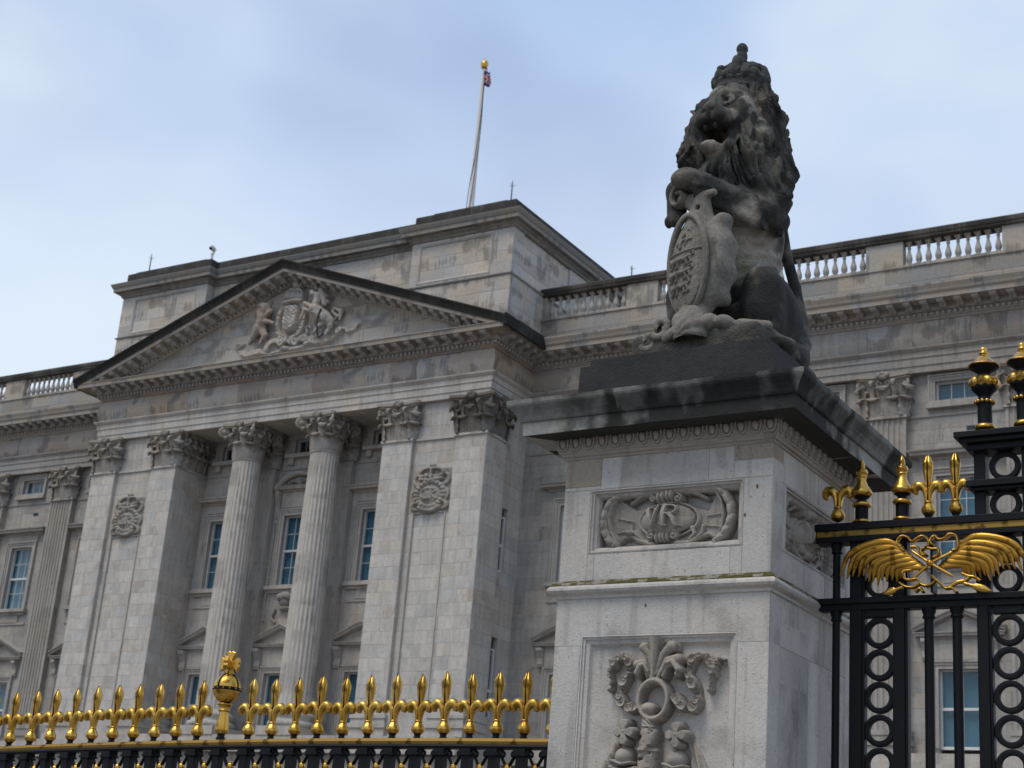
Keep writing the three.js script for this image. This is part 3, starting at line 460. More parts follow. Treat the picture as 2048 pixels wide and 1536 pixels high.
    d = smin(d, cap(x, y, z, [-.20, 7.55, .0], [-.26, 7.46, .28], .16, .12), .08);
    d = smin(d, cap(x, y, z, [-.26, 7.46, .28], [-.245, 7.40, .42], .115, .10), .04);
    d = smin(d, cap(x, y, z, [-.245, 7.40, .42], [-.225, 7.15, .47], .10, .08), .04);
    for (let i = 0; i < 3; i++) d = smin(d, ell(x, y, z, [-.28 + i * .055, 7.10, .505], [.03, .05, .05]), .01);
    // fringe of hair under the foreleg
    { const t = clamp((.45 - x) / .45), yy = 7.12 + .17 * t, zz = .20 + .36 * t; const e = Math.hypot(y - yy, (z - zz) * .9) - .055 - .03 * fbm(x * 18, y * 10, z * 10, 2); if (x > -.0 && x < .5) d = smin(d, Math.max(e, x - .5, -x), .03); }
    // genital tuft / flank lump behind the shield
    d = smin(d, ell(x, y, z, [.24, 6.38, .14], [.10, .06, .09]) - .02 * fbm(x * 20, y * 20, z * 20, 2), .04);
    const T = [[.33, 7.42, -.46], [.36, 7.15, -.55], [.44, 6.85, -.58], [.53, 6.5, -.55], [.60, 6.25, -.42], [.64, 6.08, -.22]], R = [.06, .05, .05, .055, .06, .09];
    for (let i = 0; i < 5; i++) d = smin(d, cap(x, y, z, T[i], T[i + 1], R[i], R[i + 1]), .03);
    d = smin(d, ell(x, y, z, [.335, 7.44, -.47], [.085, .09, .085]), .02);
    d = smin(d, ell(x, y, z, [.645, 6.05, -.16], [.10, .12, .16]), .03);
    return d;
  };
  const all = (x, y, z) => { let d = body(x, y, z); if (y > 7.1) { d = smin(d, mane(x, y, z), .05); if (y > 7.5) d = smin(d, head(x, y, z), .03); } return d - .006 * (fbm(x * 7, y * 7, z * 7, 3) - .5); };
  const col = (x, y, z) => {
    const n = fbm(x * 4.2 + 3, y * 4.2, z * 4.2, 4), n2 = fbm(x * 11, y * 11, z * 11, 3); let w = sstep(.48, .70, n) * .24 + sstep(.55, .75, fbm(x * 9 + 7, y * 5, z * 9, 3)) * .14;
    const torso = sstep(6.58, 6.7, y + (n - .5) * .3) * sstep(7.32, 7.2, y + (n - .5) * .2) * sstep(.50, .40, x + (n2 - .5) * .12) * (z > -.45 ? 1 : 0) * sstep(.42, .32, z + (n2 - .5) * .1);
    w = Math.max(w, torso * .95);
    const arm = sstep(7.16, 7.24, y) * sstep(7.5, 7.4, y) * sstep(.1, .3, z); w = Math.max(w, arm * sstep(.46, .60, n) * .38);
    const cheek = sstep(.34, .1, Math.hypot(x - .30, (y - 8.0) * .7, z - .3)) * sstep(.42, .6, n2); w = Math.max(w, cheek * .8);
    const tong = sstep(.14, .08, Math.hypot(x - .13, y - 7.73, z - .54)); w = Math.max(w, tong * .75);
    const fh = sstep(.14, .06, Math.hypot(x - .1, y - 8.32, z - .36)); w = Math.max(w, fh * .5 * sstep(.4, .55, n2));
    const c = [lerp(.042, .50, w), lerp(.041, .45, w), lerp(.037, .385, w)], m = sstep(.62, .74, n2) * .2; c[0] *= 1 - m * .5; c[2] *= 1 - m; return c;
  };
  const paint = g => { const p = g.attributes.position, a = new Float32Array(p.count * 3); for (let i = 0; i < p.count; i++) a.set(col(p.getX(i), p.getY(i), p.getZ(i)), i * 3); g.setAttribute('color', new THREE.BufferAttribute(a, 3)); return g; };
  const lo = nets((x, y, z) => all(x, y, z), [-.62, 5.84, -.78], [.86, 7.24, .86], .016), hi = nets((x, y, z) => all(x, y, z), [-.62, 7.18, -.72], [.74, 8.80, .86], .0105);
  add('lion_body', uvBox(mergeGeometries([paint(lo), paint(hi)].map(g => { g = g.toNonIndexed(); return g; }))), MAT.lion, gLion);
  // crown
  const ck = [.088, 0, -.07], cg = [];
  cg.push(lathe([[.255, 8.46], [.285, 8.47], [.29, 8.50], [.275, 8.51], [.278, 8.56], [.292, 8.57], [.29, 8.59], [.24, 8.60]], 40));
  for (let i = 0; i < 8; i++) { const a = i / 8 * 6.283 + .2, s = Math.sin(a), c = Math.cos(a); cg.push(ball(.055, .245 * s, 8.63, .245 * c, 1.2, 1.3, 1.2, 10), ball(.04, .24 * s, 8.69, .24 * c, 1.3, 1, 1.3, 8)); const b = a + .39; cg.push(ball(.05, .25 * Math.sin(b), 8.61, .25 * Math.cos(b), 1.3, 1.2, 1.3, 8)); }
  for (let i = 0; i < 4; i++) { const a = i / 4 * 6.283 + .2, s = Math.sin(a), c = Math.cos(a); cg.push(tube([[.265 * s, 8.64, .265 * c], [.25 * s, 8.72, .25 * c], [.15 * s, 8.79, .15 * c], [.02 * s, 8.80, .02 * c]], .04, 14, 8)); }
  cg.push(ball(.25, 0, 8.60, 0, 1, .84, 1, 24)); for (const g of cg) g.scale(.89, 1, .89).translate(0, -.015, 0);
  const cj = join(cg.map(g => g.translate(ck[0], 0, ck[2])));
  { const p = cj.attributes.position; for (let i = 0; i < p.count; i++) { const x = p.getX(i), y = p.getY(i), z = p.getZ(i), k = (fbm(x * 16, y * 16, z * 16, 2) - .5) * .03; p.setXYZ(i, x + k, y + k, z + k); } }
  add('crown', cj, MAT.black, gLion, { label: 'blackened stone crown' });
  add('crown_finial', uvBox(lathe([[.01, 8.78], [.062, 8.79], [.062, 8.82], [.045, 8.845], [.052, 8.87], [.05, 8.90], [.04, 8.92], [.055, 8.945], [.052, 8.975], [.035, 9.0], [.002, 9.01]], 18).translate(ck[0], 0, ck[2])), MAT.black, gLion);
  // cartouche frame holding the shield
  const fr = (x, y, z) => {
    let d = ell(x, y, z, [.03, 6.64, .50], [.29, .47, .13]);
    d = smin(d, ell(x, y, z, [.24, 6.70, .42], [.085, .37, .13]) - .012 * Math.sin(y * 26), .03);
    d = smin(d, ell(x, y, z, [-.22, 6.66, .46], [.07, .34, .10]), .03);
    d = smin(d, cap(x, y, z, [.03, 6.98, .52], [.08, 7.20, .54], .13, .075), .05);
    d = smax(d, -cap(x, y, z, [.30, 7.16, .62], [.26, 7.2, .3], .075, .075), .03);
    d = smin(d, cap(x, y, z, [-.02, 7.27, .56], [.22, 7.25, .54], .035, .03), .04);
    d = smax(d, -cap(x, y, z, [.10, 7.13, .75], [.10, 7.13, .5], .022, .022), .01);
    d = smin(d, cap(x, y, z, [-.02, 7.20, .56], [-.10, 7.27, .58], .05, .06), .03);
    { const fa = Math.atan2(x - .08, y - 6.0); d = smin(d, cap(x, y, z, [.02, 6.28, .54], [.09, 6.06, .60], .10, .15) - .014 * Math.abs(Math.sin(fa * 5)), .04); }
    for (let i = 0; i < 4; i++) { const c = [.02 + i * .115, 6.14 - i * .012, .64 - i * .05], r = Math.hypot(x - c[0], y - c[1]); d = smin(d, Math.max(ell(x, y, z, c, [.085 - i * .006, .10 - i * .012, .10]), -1), .015) ; }
    d = smin(d, cap(x, y, z, [.46, 6.08, .40], [.60, 6.10, .24], .06, .04), .03);
    return d - .004 * fbm(x * 12, y * 12, z * 12, 2);
  };
  add('cartouche_frame', uvBox(nets(fr, [-.40, 5.98, .20], [.72, 7.46, .80], .0125)), MAT.shield, gLion);
  add('scroll', join([sweep([[.06, 7.30, .60], [.0, 7.36, .61], ...spiral(-.105, 7.275, .105, .03, 1.1, 8.4, 34).map(p => [p[0], p[1], .62])], .021, .06, { seg: 70, rs: 8 })]), MAT.shield, gLion);
  { // base scroll at the left of the shield foot
    const g = []; g.push(tube(spiral(-.235, 6.13, .095, .02, -2.6, 3.9).map(p => [p[0], p[1], .63]), .035, 50, 8), tube(spiral(-.36, 6.04, .085, .02, -2.6, 3.4).map(p => [p[0], p[1], .60]), .035, 40, 8), sweep([[-.2, 6.03, .62], [-.05, 6.06, .68], [.1, 6.04, .70]], .05, .04, { seg: 12 }));
    add('base_scroll', join(g), MAT.shield, gLion);
  }
  { // convex shield face with rim, quarters and three lions passant
    const sx = .215, sy = .405, L = [];
    const inD = (x, y) => Math.hypot(x / sx, y / sy), dm = (x, y) => { const d = inD(x, y); return d >= 1 ? -1 : .055 * Math.sqrt(1 - d * d * .96); };
    const marks = [stroke([[-.22, .10], [.2, .085]], .009, .009, .014), stroke(bez([.155, .09], [.15, .25], [.06, .34], [-.03, .35]), .008, .008, .012), stroke(bez([.125, .1], [.12, .22], [.05, .30], [-.03, .31]), .006, .006, .010)];
    marks.push(stroke([[-.06, .14], [-.05, .22], [.0, .27], [.03, .2], [.0, .15]], .02, .012, .022), stroke([[-.1, .17], [-.02, .2], [.07, .19]], .014, .01, .02), stroke([[-.02, .25], [.03, .3]], .012, .008, .016));
    for (let k = 0; k < 3; k++) { const y0 = .015 - k * .118, w = k === 2 ? .8 : 1; const P = pts => pts.map(p => [p[0] * w - .01, p[1] + y0]);
      marks.push(stroke(P([[-.12, .0], [-.05, .012], [.03, .004], [.09, .016]]), .024, .02, .03), stroke(P([[.09, .016], [.125, .03], [.12, .055], [.09, .05]]), .008, .008, .016), stroke(P([[-.12, .0], [-.155, .03]]), .024, .02, .032), stroke(P([[-.1, -.01], [-.13, -.045], [-.165, -.04]]), .012, .009, .022), stroke(P([[-.05, -.005], [-.055, -.05], [-.085, -.055]]), .012, .009, .022), stroke(P([[.05, -.0], [.06, -.045], [.03, -.055]]), .013, .009, .022), stroke(P([[.09, .005], [.11, -.04], [.085, -.052]]), .012, .009, .022), stroke(P([[-.15, -.005], [-.17, .0]]), .012, .009, .02)); }
    const mk = maxOf(marks);
    const g = relief(-.23, .23, -.42, .42, .0048, (x, y) => { const b = dm(x, y); if (b < 0) return -1; const m = mk(x, y); return b + Math.max(0, m) + .004 * (vn(x * 60, y * 60, 1) - .5); });
    g.rotateX(-.05).translate(.02, 6.655, .615); add('shield', uvBox(g), MAT.shield, gLion, { label: 'oval shield with three lions passant' });
    const rim = new THREE.CatmullRomCurve3(Array.from({ length: 40 }, (_, i) => { const a = i / 40 * 6.2832; return V3(.02 + .222 * Math.sin(a), 6.655 + .415 * Math.cos(a), .622 + .02 * Math.cos(a)); }), true);
    add('shield_rim', uvBox(new THREE.TubeGeometry(rim, 80, .028, 8, true)), MAT.shield, gLion);
  }
  { // rough rock base
    const f = (x, y, z) => { const q = [Math.abs(x - .06) - .50, Math.abs(y - 5.945) - .10, Math.abs(z - .0) - .58]; const e = Math.hypot(Math.max(q[0], 0), Math.max(q[1], 0), Math.max(q[2], 0)) + Math.min(Math.max(...q), 0) - .045; const e2 = ell(x, y, z, [.22, 6.02, .1], [.52, .14, .5]); return smin(e, e2, .06) - .05 * (fbm(x * 5, y * 6, z * 5, 3) - .5); };
    add('rock_base', uvBox(nets(f, [-.75, 5.78, -.8], [.85, 6.3, .82], .018)), std({ color: C(.10, .097, .082), map: texCrust, bumpMap: bumpStone, bumpScale: .008, roughness: .95 }), gLion);
  }
  for (const c of gLion.children) if (['cartouche_frame', 'shield', 'shield_rim', 'scroll'].includes(c.name)) c.geometry.translate(-.06, 0, -.48).rotateY(-.36).translate(.06, 0, .48);
  for (const c of gLion.children) if (c.name !== 'rock_base') { c.scale.x = .93; c.position.x += .1 * (1 - .93); }
  for (const c of gLion.children) { c.position.x += PX; c.position.z += PZ; }
  rebase(gLion, PX, 5.87, PZ);
}

// ------------------------------------------------------------------ iron railing with gilded fleur-de-lis finials
function ribbed(pts, n, k, amp) { const g = lathe(pts, n), p = g.attributes.position; for (let i = 0; i < p.count; i++) { const x = p.getX(i), z = p.getZ(i), a = Math.atan2(x, z), s = 1 + amp * Math.cos(k * a) ; p.setX(i, x * s); p.setZ(i, z * s); } g.computeVertexNormals(); return g; }
function fleurGeo(spear = true) {
  const L = [ribbed([[.012, .03], [.040, .042], [.052, .062], [.054, .078], [.046, .102], [.031, .126], [.028, .132]], 32, 8, .035), lathe([[.024, .128], [.032, .134], [.034, .142], [.029, .149], [.016, .15]], 16)];
  for (const s of [1, -1]) L.push(sweep([[s * .014, .14, 0], [s * .016, .19, 0], [s * .022, .235, 0], [s * .042, .268, 0], [s * .070, .280, 0], [s * .092, .266, 0], [s * .099, .240, 0], [s * .092, .212, 0]], t => .013 + .024 * Math.pow(Math.sin(Math.min(1, t * 1.05) * 2.5), 1.4) * (t < .92 ? 1 : (1 - t) * 10 + .2), t => .023 + .018 * Math.sin(t * 3.0), { seg: 26, rs: 10 }));
  if (spear) for (const s of [1, -1]) L.push(sweep([[s * .008, .245, 0], [s * .010, .30, 0], [s * .012, .36, 0], [s * .014, .43, 0], [s * .010, .48, 0], [s * .003, .525, 0]], t => .004 + .026 * Math.pow(clamp(t < .68 ? .18 + .82 * sm(t / .68) : 1 - (t - .68) / .32), .9), t => .006 + .030 * Math.pow(clamp(t < .68 ? .2 + .8 * sm(t / .68) : 1 - (t - .68) / .32), .9), { seg: 18, rs: 8 }));
  return join(L);
}
const fleurFoot = uvBox(lathe([[.026, 0], [.033, .006], [.025, .018], [.028, .03], [.037, .042], [.024, .045]], 16));
function fleurCore() { return join([sweep([[0, .14, 0], [0, .3, 0], [0, .43, 0], [0, .53, 0]], t => .0055 * (t < .95 ? 1 : .3), t => .013 + .024 * clamp(t < .75 ? .3 + .7 * sm(t / .75) : 1 - (t - .75) / .25), { seg: 14, rs: 6 })]); }
const fleurG = fleurGeo(), fleurC = fleurCore();
const railY = x => 2.985 - .0034 * (x + 6.3) * (x + 6.3);
const FZ = -10.6;
const gRail = thing('railing', 'black iron railing topped with gilded fleur-de-lis spikes, left of the pier', 'railing');
{
  const xs = [-6.19, -6.445, -6.70, -6.95, -7.20, -7.455, -7.705, -7.96, -8.225, -8.49, -8.735, -8.99, -9.25, -9.845, -10.10, -10.36, -10.62, -10.885, -11.15, -11.42, -11.70, -11.97, -12.25, -12.53, -12.80, -13.07], ob = -9.56;
  const allx = [...xs, ob].sort((a, b) => b - a), rr = rng(31);
  const pts = []; for (let x = -5.87; x > -13.4; x -= .3) pts.push([x, railY(x), FZ]);
  const rail = (dy, hh, hd, mat, name) => { const P = [], q = [[-hd, 0], [-hd * .8, hh], [hd * .8, hh], [hd, 0], [hd * .8, -hh], [-hd * .8, -hh]]; const L = []; for (let i = 0; i + 1 < pts.length; i++) { const A = q.map(([z, y]) => [pts[i][0], pts[i][1] + dy + y, FZ + z]), B = q.map(([z, y]) => [pts[i + 1][0], pts[i + 1][1] + dy + y, FZ + z]); L.push(loft2(A, B, q)); } add(name, join(L), mat, gRail); };
  rail(-.026, .024, .05, MAT.goldRail, 'gilded_rail'); rail(-.066, .016, .058, MAT.iron, 'top_rail'); rail(-2.6, .03, .05, MAT.iron, 'bottom_rail');
  for (const x of xs) { const y = railY(x); const f = add('fleur_de_lis', fleurG, MAT.golds[Math.floor(rr() * 3)], gRail, { pos: [x, y, FZ], rot: [(rr() - .5) * .05, (rr() - .5) * .16, (rr() - .5) * .035] }); f.scale.setScalar(.975 + .04 * rr()); add('iron_core', fleurC, MAT.iron, f); add('iron_foot', fleurFoot, MAT.iron, f); }
  const bar = join([box(-.036, .036, -2.95, -.12, -.036, .036), box(-.062, .062, -.135, -.118, -.06, .06), box(-.052, .052, -.118, -.08, -.052, .052)]);
  const hook = [uvBox(tube(spiral(.075, -.125, .03, .008, 2.0, -3.0).map(p => [p[0], p[1], 0]), .009, 24, 6)), uvBox(tube(spiral(-.075, -.125, .03, .008, 1.14, 6.14).map(p => [p[0], p[1], 0]), .009, 24, 6))];
  const brace = [1, -1].map(s => uvBox(sweep([[s * .05, -.115, 0], [s * .075, -.15, 0], [s * .118, -.222, 0]], .011, .02, { seg: 8, rs: 6 })));
  const boss = join([ribbed([[.004, -.262], [.024, -.25], [.032, -.228], [.024, -.205], [.012, -.196], [.02, -.188], [.004, -.18]], 20, 6, .08)]);
  const mid = join([box(-.018, .018, -2.95, -.255, -.018, .018)]);
  for (let i = 0; i < allx.length; i++) {
    const x = allx[i], y = railY(x), b = add('picket', bar, MAT.iron, gRail, { pos: [x, y, FZ], s: 1 }); for (const q of [0, 1]) { add('brace', brace[q], MAT.iron, b); add('scroll_hook', hook[q], MAT.iron, b); }
    if (i + 1 < allx.length) { const xm = (x + allx[i + 1]) / 2; add('gilded_boss', boss, MAT.gold, gRail, { pos: [xm, railY(xm), FZ] }); add('thin_picket', mid, MAT.iron, gRail, { pos: [xm, railY(xm), FZ] }); }
  }
  // orb and cross post
  const o = grp('orb_finial', gRail); o.position.set(ob, railY(ob), FZ); o.scale.set(.80, 1, .80);
  add('iron_foot', uvBox(lathe([[.045, 0], [.055, .01], [.04, .03], [.045, .06], [.03, .065]], 20)), MAT.iron, o);
  add('gilded_stem', join([ribbed([[.035, .05], [.062, .06], [.072, .09], [.066, .15], [.05, .22], [.048, .25]], 32, 6, .06), lathe([[.045, .245], [.064, .25], [.064, .262], [.05, .268], [.055, .29], [.085, .305], [.088, .315], [.06, .32]], 24), ...[0, 1, 2, 3, 4, 5].map(i => ball(.014, .052 * Math.sin(i), .255, .052 * Math.cos(i), 1, 1, 1, 8))]), MAT.gold, o);
  add('orb', uvBox(ball(.155, 0, .45, 0, 1, .86, 1, 36)), MAT.gold, o);
  add('orb_band', join([lathe([[.147, .428], [.160, .43], [.160, .458], [.147, .46]], 40), ...[0, Math.PI / 2].map(a => new THREE.TorusGeometry(.154, .011, 6, 30, Math.PI).scale(1, .86, 1).rotateY(a).translate(0, .45, 0))]), MAT.iron, o);
  add('band_studs', join(Array.from({ length: 14 }, (_, i) => ball(.008, .161 * Math.sin(i * .4488), .444, .161 * Math.cos(i * .4488), 1, 1, 1, 6))), MAT.gold, o);
  const arm = () => { const s = new THREE.Shape([[-.018, .01], [.018, .01], [.024, .04], [.055, .10], [.02, .112], [0, .104], [-.02, .112], [-.055, .10], [-.024, .04]].map(p => V2(...p))); return new THREE.ExtrudeGeometry(s, { depth: .036, bevelEnabled: true, bevelThickness: .010, bevelSize: .006, bevelSegments: 2 }).translate(0, 0, -.018); };
  add('cross', join([...[0, 1, 2, 3].map(i => arm().rotateZ(i * Math.PI / 2).translate(0, .665, 0)), ...[1, 3].map(i => arm().rotateZ(i * Math.PI / 2).rotateY(Math.PI / 2).translate(0, .665, 0)), lathe([[.06, .575], [.05, .59], [.034, .60], [.03, .65]], 20), ball(.03, 0, .665, 0)]).rotateY(.2), MAT.gold, o);
  rebase(gRail, -9.6, 0, FZ);
}

// ------------------------------------------------------------------ iron gate screen right of the pier
const gGate = thing('gate_screen', 'tall black iron gate screen with ring columns and gilded crests, right of the pier', 'gate');
{
  const Z = -10.85, I = MAT.iron, Au = MAT.gold, at = (g, x, y, z = Z) => g.clone().translate(x, y, z);
  const rb = (x0, x1, y0, y1, h, r = .006) => rbox(x0, x1, y0, y1, Z - h, Z + h, r, 2);
  const RX = -2.54;
  add('top_rail', join([rb(-4.15, RX, 4.548, 4.605, .075), rb(-4.14, RX, 4.46, 4.505, .07), rb(-4.12, RX, 4.47, 4.58, .055)]), I, gGate);
  add('gilded_band', join([box(-4.135, RX, 4.506, 4.547, Z - .062, Z + .062)]), MAT.goldRail, gGate);
  add('lower_rail', join([rb(-4.15, RX, 4.0, 4.045, .065), rb(-4.12, RX, 3.955, 4.004, .045)]), I, gGate);
  add('foot_rail', join([rb(-4.15, RX, .2, .32, .05)]), I, gGate);
  const st = (x0, x1, y0, y1) => add('stile', join([rb(x0, x1, y0, y1, .032, .004), box(x0 + .02, x1 - .02, y0, y1, Z - .045, Z + .045)]), I, gGate);
  for (const [a, b] of [[-3.89, -3.775], [-3.57, -3.46], [-2.97, -2.87], [-2.645, RX]]) { st(a, b, .32, 3.955); st(a, b, 4.045, 4.46); }
  const bar = (x, r, y0, y1) => { add('bar', join([cyl(r, r, y0, y1, 18).translate(x, 0, Z), lathe([[r, y1 - .075], [r + .012, y1 - .07], [r + .012, y1 - .055], [r + .004, y1 - .05], [r + .016, y1 - .02], [r + .016, y1]], 18).translate(x, 0, Z)]), I, gGate); };
  for (const [x, r] of [[-4.0, .029], [-3.315, .034], [-3.115, .034]]) bar(x, r, .32, 3.955);
  bar(-4.0, .029, 4.045, 4.46);
  const ring = uvBox(lathe([[.072, -.016], [.077, -.022], [.108, -.022], [.113, -.016], [.113, .016], [.108, .022], [.077, .022], [.072, .016], [.072, -.016]], 40).rotateX(Math.PI / 2));
  for (const x of [-3.672, -2.758]) { for (let y = 3.79; y > .4; y -= .2305) add('ring', ring, I, gGate, { pos: [x, y, Z] }); for (const y of [4.145, 4.36]) add('ring', ring, I, gGate, { pos: [x, y, Z], s: .92 }); add('ring_block', join([rb(x - .105, x + .105, 3.9, 3.958, .03)]), I, gGate); }
  // pillar box rising above the rail
  for (const [a, b] of [[-2.965, -2.885], [-2.63, RX]]) add('pillar_stile', join([rb(a, b, 4.60, 5.10, .05)]), I, gGate);
  for (const y of [4.685, 4.965]) add('ring', ring, I, gGate, { pos: [-2.755, y, Z], s: .98 });
  add('pillar_shelf', join([rb(-3.01, RX + .05, 4.80, 4.85, .11), rb(-2.985, RX + .03, 4.775, 4.80, .085)]), I, gGate);
  add('pillar_cornice', join([rb(-3.075, RX + .11, 5.155, 5.20, .17), rb(-3.045, RX + .08, 5.12, 5.156, .14), rb(-3.0, RX + .04, 5.07, 5.12, .10)]), I, gGate);
  // finials on the rail
  const fl = (x, s) => { const f = add('fleur_de_lis', fleurG, Au, gGate, { pos: [x, 4.605, Z], s }); add('iron_core', fleurC, I, f); add('iron_foot', fleurFoot, I, f); };
  add('fleur_de_lis', fleurGeo(false), Au, gGate, { pos: [-3.995, 4.605, Z], s: .98, label: 'gilded fleur-de-lis without its centre spike' }); fl(-3.312, .94); fl(-3.112, .94);
  const spG = join([lathe([[.02, 0], [.058, .004], [.06, .018], [.045, .03]], 24), lathe([[.045, .128], [.060, .134], [.062, .15], [.054, .162], [.04, .166]], 24), lathe([[.03, .205], [.058, .214], [.068, .228], [.070, .242], [.060, .262], [.040, .295], [.028, .33], [.026, .352], [.033, .356], [.033, .366], [.026, .372], [.036, .384], [.040, .400], [.034, .418], [.018, .428], [.02, .44], [.019, .462], [.010, .49], [.001, .505]], 28)]);
  const spI = join([lathe([[.04, .02], [.04, .03], [.038, .13]], 20), lathe([[.04, .16], [.03, .175], [.03, .19], [.052, .206], [.05, .212]], 20), ...Array.from({ length: 10 }, (_, i) => box(-.004, .004, .03, .125, .036, .042).rotateY(i * .628))]);
  for (const x of [-3.812, -3.505]) { const f = add('spindle_finial', spG, Au, gGate, { pos: [x, 4.605, Z] }); f.scale.set(1.14, 1, 1.14); add('iron_shaft', spI, I, f); }
  // tall finials on the pillar
  const tfG = join([lathe([[.05, .045], [.072, .052], [.076, .07], [.068, .088], [.05, .092]], 28), ...Array.from({ length: 12 }, (_, i) => ball(.0165, .062 * Math.sin(i * .5236), .262, .062 * Math.cos(i * .5236), 1, 1, 1, 8)), ribbed([[.045, .355], [.085, .366], [.106, .39], [.110, .415], [.100, .44], [.07, .458], [.05, .46]], 60, 10, .045), lathe([[.07, .53], [.112, .536], [.114, .546], [.095, .556], [.07, .585], [.045, .61], [.032, .622], [.024, .628], [.034, .638], [.034, .648], [.022, .656], [.028, .668], [.026, .684], [.012, .696], [.001, .70]], 30)]);
  const tfI = join([lathe([[.075, 0], [.08, .02], [.06, .045], [.055, .09], [.052, .10], [.052, .24], [.066, .25], [.07, .262], [.06, .275], [.045, .29], [.045, .31], [.07, .34], [.09, .36]], 28), lathe([[.06, .458], [.045, .47], [.05, .49], [.085, .515], [.11, .53], [.10, .535]], 28), lathe([[.09, .36], [.098, .39], [.102, .415], [.092, .44], [.06, .46]], 28)]);
  for (const [x, z] of [[-2.89, 0], [-2.612, 0]]) { const f = add('tall_finial', tfG, Au, gGate, { pos: [x, 5.195, Z + z] }); add('iron_shaft', tfI, I, f); }
  // winged thunderbolt crest
  const cr = grp('winged_crest', gGate); cr.userData.label = 'gilded winged thunderbolt crest tied with ribbons'; cr.position.set(-3.258, 4.25, Z + .075); cr.scale.set(1.09, 1, 1);
  const z = (X, Y, d = 0) => [(X - 1040) * .00066, -(Y + .055 * (X - 1040) - 430) * .00066, d];
  const F = [[[740, 230], [400, 110], [105, 510]], [[760, 262], [440, 190], [215, 530]], [[790, 300], [500, 245], [312, 495]], [[830, 335], [560, 290], [400, 565]], [[870, 372], [620, 330], [478, 610]], [[910, 405], [680, 370], [548, 560]], [[950, 440], [740, 410], [650, 585]], [[985, 470], [820, 450], [712, 560]]];
  const F2 = []; for (let i = 0; i < 13; i++) { const q = i / 12 * 6.999, k = Math.floor(q), t = q - k; F2.push(F[k].map((p, n) => [lerp(p[0], F[k + 1][n][0], t), lerp(p[1], F[k + 1][n][1], t) + (n === 2 && i % 2 ? 22 : 0)])); }
  for (const s of [-1, 1]) for (let i = 0; i < F2.length; i++) {
    const mxp = ([X, Y], d) => { const q = z(X, Y - .055 * (X - 1040), d); q[0] *= -s; return q; };
    const [a, b, c] = F2[i], d = .055 - i * .003 - (i % 2 ? .008 : 0), m1 = [(a[0] * .55 + b[0] * .45), (a[1] * .45 + b[1] * .55)], m2 = [(b[0] * .5 + c[0] * .5) - 25, (b[1] * .5 + c[1] * .5) - 45];
    add('feather', uvBox(sweep([mxp(a, d), mxp(m1, d + .02), mxp(m2, d + .012), mxp(c, d - .015)], t => .008 + .0125 * Math.sin(Math.min(1, .25 + t * .7) * Math.PI) + (t > .85 ? -.006 * (t - .85) / .15 : .003), .012, { seg: 18, rs: 10 })), MAT.goldDark, cr);
  }
  const rib = (pts, a = .011, b = .034) => sweep(pts.map(([X, Y, d]) => z(X, Y, d ?? .045)), a, b, { seg: 44, rs: 6 });
  add('ribbon', join([rib([[780, 300], [735, 250], [700, 190], [745, 125], [810, 140], [850, 185], [905, 150], [960, 125], [1010, 160], [1020, 230], [985, 260]]), rib([[1060, 230], [1035, 170], [1080, 125], [1125, 165], [1180, 150], [1230, 105], [1290, 125], [1310, 200], [1300, 270], [1250, 285]]), rib([[840, 245], [900, 250], [950, 330], [1000, 345]]), rib([[1000, 345], [940, 290], [990, 255], [1060, 270], [1110, 270], [1120, 330], [1060, 365]])]), Au, cr);
  add('ribbon', join([rib([[860, 500], [760, 520], [770, 590], [830, 610], [900, 600], [950, 660], [1010, 670], [1080, 620], [1040, 560]]), rib([[720, 640], [780, 680], [860, 690], [930, 650]]), rib([[880, 740], [930, 700], [960, 740]]), rib([[1080, 600], [1140, 650], [1190, 700], [1240, 690], [1290, 740]]), rib([[1210, 690], [1290, 630], [1370, 610], [1410, 570]], .016, .02), rib([[1340, 530], [1400, 560], [1460, 570], [1520, 610]], .012, .02)]), Au, cr);
  const staff = (p) => sweep(p.map(q => z(...q)), .0105, .0105, { seg: 20, rs: 8 });
  add('thunderbolt', join([staff([[850, 290, .06], [1040, 430, .075], [1260, 570, .07]]), staff([[1250, 300, .05], [1040, 430, .06], [860, 590, .05]]), ball(.026, ...z(1040, 430, .075), 1, 1, 1, 12)]), Au, cr);
  const dart = (a, b) => sweep([z(...a), z((a[0] + b[0]) / 2, (a[1] + b[1]) / 2, .06), z(...b)], t => t < .35 ? .012 : .028 * Math.sin(Math.PI * Math.min(1, .25 + (t - .35) * 1.15)), .014, { seg: 18, rs: 8 });
  add('dart', join([dart([1360, 640, .06], [1640, 728, .05])]), Au, cr); add('dart', join([dart([760, 690, .06], [550, 770, .05])]), Au, cr);
  add('crest_bar', join([box(-.008, .008, -.2, .2, -.06, .04)]), I, cr);
  rebase(gGate, -3.3, 0, Z);
}

// ------------------------------------------------------------------ the palace front
const P_ = -43.5, W_ = -46.2, XL = -48.2, XR = -28.86, XC = -38.53;   // pavilion plane, wing plane, pavilion ends, axis
const gPal = thing('palace', 'grey stone palace front with pedimented centre block, columns and long wings', 'building');
const rp = rng(2024);
const stoneTint = (lo, hi, warm = .06) => { const k = lerp(lo, hi, rp()), w = (rp() - .4) * warm; return [k * (1 + w), k * .965, k * (.925 - w)]; };
